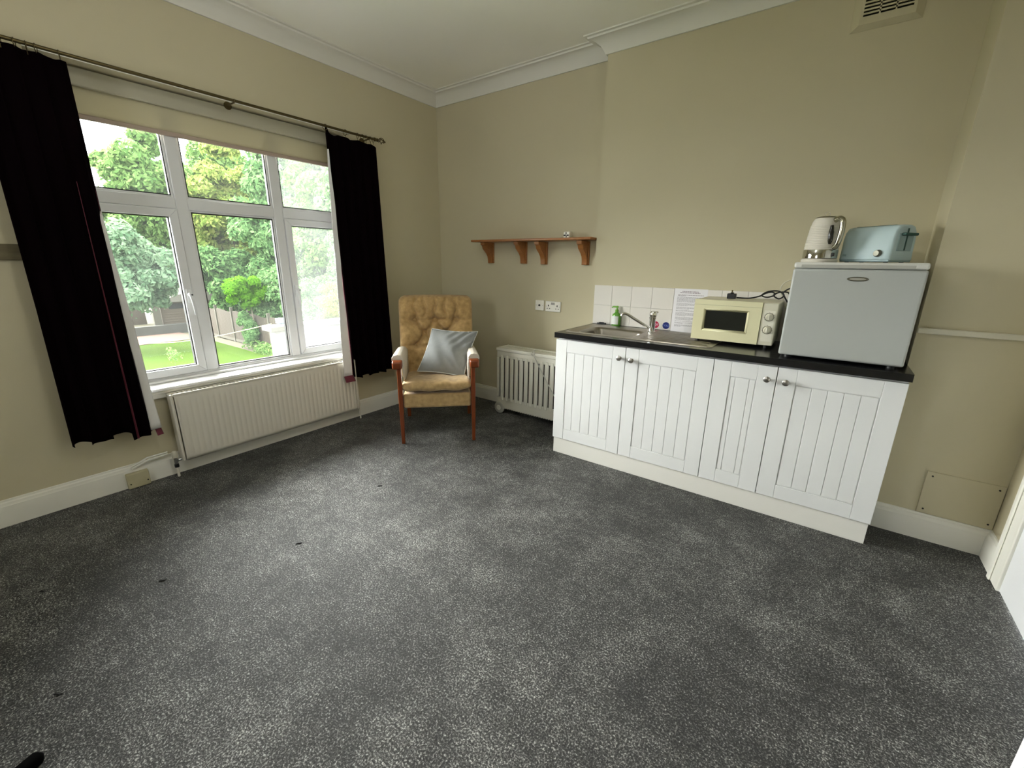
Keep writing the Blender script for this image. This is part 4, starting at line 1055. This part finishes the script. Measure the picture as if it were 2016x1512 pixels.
midg = leaf_mat('tree_foliage', (0.049, 0.108, 0.027), (0.178, 0.271, 0.088), .4)
midg2 = leaf_mat('hedge_foliage', (0.043, 0.101, 0.034), (0.156, 0.257, 0.101), .35)
yelg = leaf_mat('yellow_green_foliage', (0.106, 0.176, 0.034), (0.298, 0.325, 0.095), .45)
limeg = leaf_mat('lime_foliage', (0.058, 0.161, 0.007), (0.101, 0.229, 0.018), .45)
goldg = leaf_mat('golden_foliage', (0.159, 0.183, 0.038), (0.247, 0.250, 0.083), .45)
T0 = G+.46
darkg = leaf_mat('dark_foliage', (0.031, 0.076, 0.025), (0.136, 0.238, 0.085), .3)
tree('blue_conifer', 'pale blue-green conifer in front of the shed, behind the left casement', 'conifer', (-22, 1.6, G), (-22.1, 2.35, .75), (2.2, 1.95, 2.3), 17000, .10, blueg, 11, lumps=80, lr=.30)
tree('tall_tree', 'tall airy tree standing against the sky behind the conifer', 'tree', (-30, 6.3, T0), (-30, 6.4, 4.3), (3.0, 3.3, 4.7), 19000, .12, midg, 21, lumps=70, lr=.25)
tree('tall_tree', 'thin tree at the far left of the left pane against white sky', 'tree', (-33.5, 3.2, T0), (-33.5, 3.5, 2.6), (2.5, 2.2, 3.3), 11000, .12, midg, 22, lumps=40, lr=.27)
tree('yellowing_tree', 'yellow-green tree seen through the upper middle pane', 'tree', (-27, 9.0, T0), (-27, 9.0, 4.0), (2.4, 2.4, 4.3), 17000, .11, yelg, 23, lumps=60, lr=.27)
tree('tall_tree', 'dense green tree left of the middle, behind the yellowing one', 'tree', (-34.5, 12.0, T0), (-34.5, 12.4, 4.0), (3, 5.4, 6.2), 20000, .15, midg, 24, lumps=70, lr=.28)
tree('dark_shrubs', 'dark shrubs along the garden end behind the shed', 'shrub', (-33, 6.5, T0), (-33, 7.5, .6), (1.5, 5.0, 3.0), 15000, .13, darkg, 25, lumps=60, lr=.34)
tree('broadleaf_tree', 'large leafy green tree filling the middle pane behind the fence', 'tree', (-21.5, 9.4, G), (-21.5, 9.4, 2.4), (2.2, 2.3, 5.2), 26000, .095, midg2, 26, lumps=90, lr=.25)
tree('dark_understorey', 'dark green shrubs low behind the broadleaf tree', 'shrub', (-24.5, 8.8, G), (-24.5, 8.6, .2), (1.2, 3.0, 2.8), 15000, .10, darkg, 37, lumps=60, lr=.33)
tree('broadleaf_tree', 'tall green tree behind the fence seen right of the middle mullion', 'tree', (-17.3, 9.9, G), (-17.3, 9.9, 2.9), (2.1, 2.4, 5.2), 26000, .085, midg, 27, lumps=90, lr=.25)
tree('ivy_covered_tree', 'grey-green ivy-like tree beyond the hazy right casement', 'tree', (-13.3, 8.2, G), (-13.3, 8.3, 1.0), (1.6, 1.7, 4.6), 24000, .07, midg2, 28, lumps=90, lr=.27)
tree('far_tree', 'distant tree at the right filling the gap above the ivy', 'tree', (-22, 14.5, G), (-22, 14.5, 3.4), (3, 4.5, 6.2), 20000, .12, darkg, 29, lumps=70, lr=.29)
tree('hedge_shrub', 'dark green shrub hanging over the fence behind the middle pane', 'shrub', (-19.4, 7.2, G), (-19.4, 7.3, -.5), (2.6, .8, 1.7), 15000, .065, midg2, 30, trunk=.06, lumps=60, lr=.34)
tree('hedge_shrub', 'green shrub spilling over the fence next to the parapet wall', 'shrub', (-14.6, 6.8, G), (-14.6, 6.85, -.7), (2.2, .6, 1.4), 13000, .05, midg2, 31, trunk=.06, lumps=60, lr=.36)
tree('climbing_shrub', 'small dark climber on the near side of the fence', 'shrub', (-18.8, 5.85, G), (-18.8, 5.8, -1.75), (.55, .2, 1.0), 5500, .045, midg2, 32, trunk=.04, lumps=18, lr=.5)
tree('lime_bush', 'bright lime green bush above the fence in the middle pane', 'bush', (-18.6, 5.95, G), (-18.6, 5.95, -.2), (.8, 1.35, .75), 8000, .06, limeg, 33, trunk=.05, lumps=40, lr=.30)
tree('golden_bush', 'golden yellow bush rising behind the parapet in the right casement', 'bush', (-11.5, 5.75, G), (-11.5, 5.75, -.35), (.5, .7, .9), 8000, .04, goldg, 34, trunk=.05, lumps=40, lr=.32)
tree('garden_seedling', 'thin leafy stem growing up in front of the lawn', 'plant', (-8.2, -.12, G), (-8.2, -.12, -.75), (.10, .12, .32), 130, .022, midg, 35, trunk=.008, lumps=10, lr=.5)
tree('low_border_plants', 'low weedy plants in the soil border before the fence', 'plant', (-15, 5.7, G), (-15.5, 5.7, G+.08), (4.0, .15, .25), 2600, .05, midg, 36, trunk=.01, lumps=40, lr=.22)
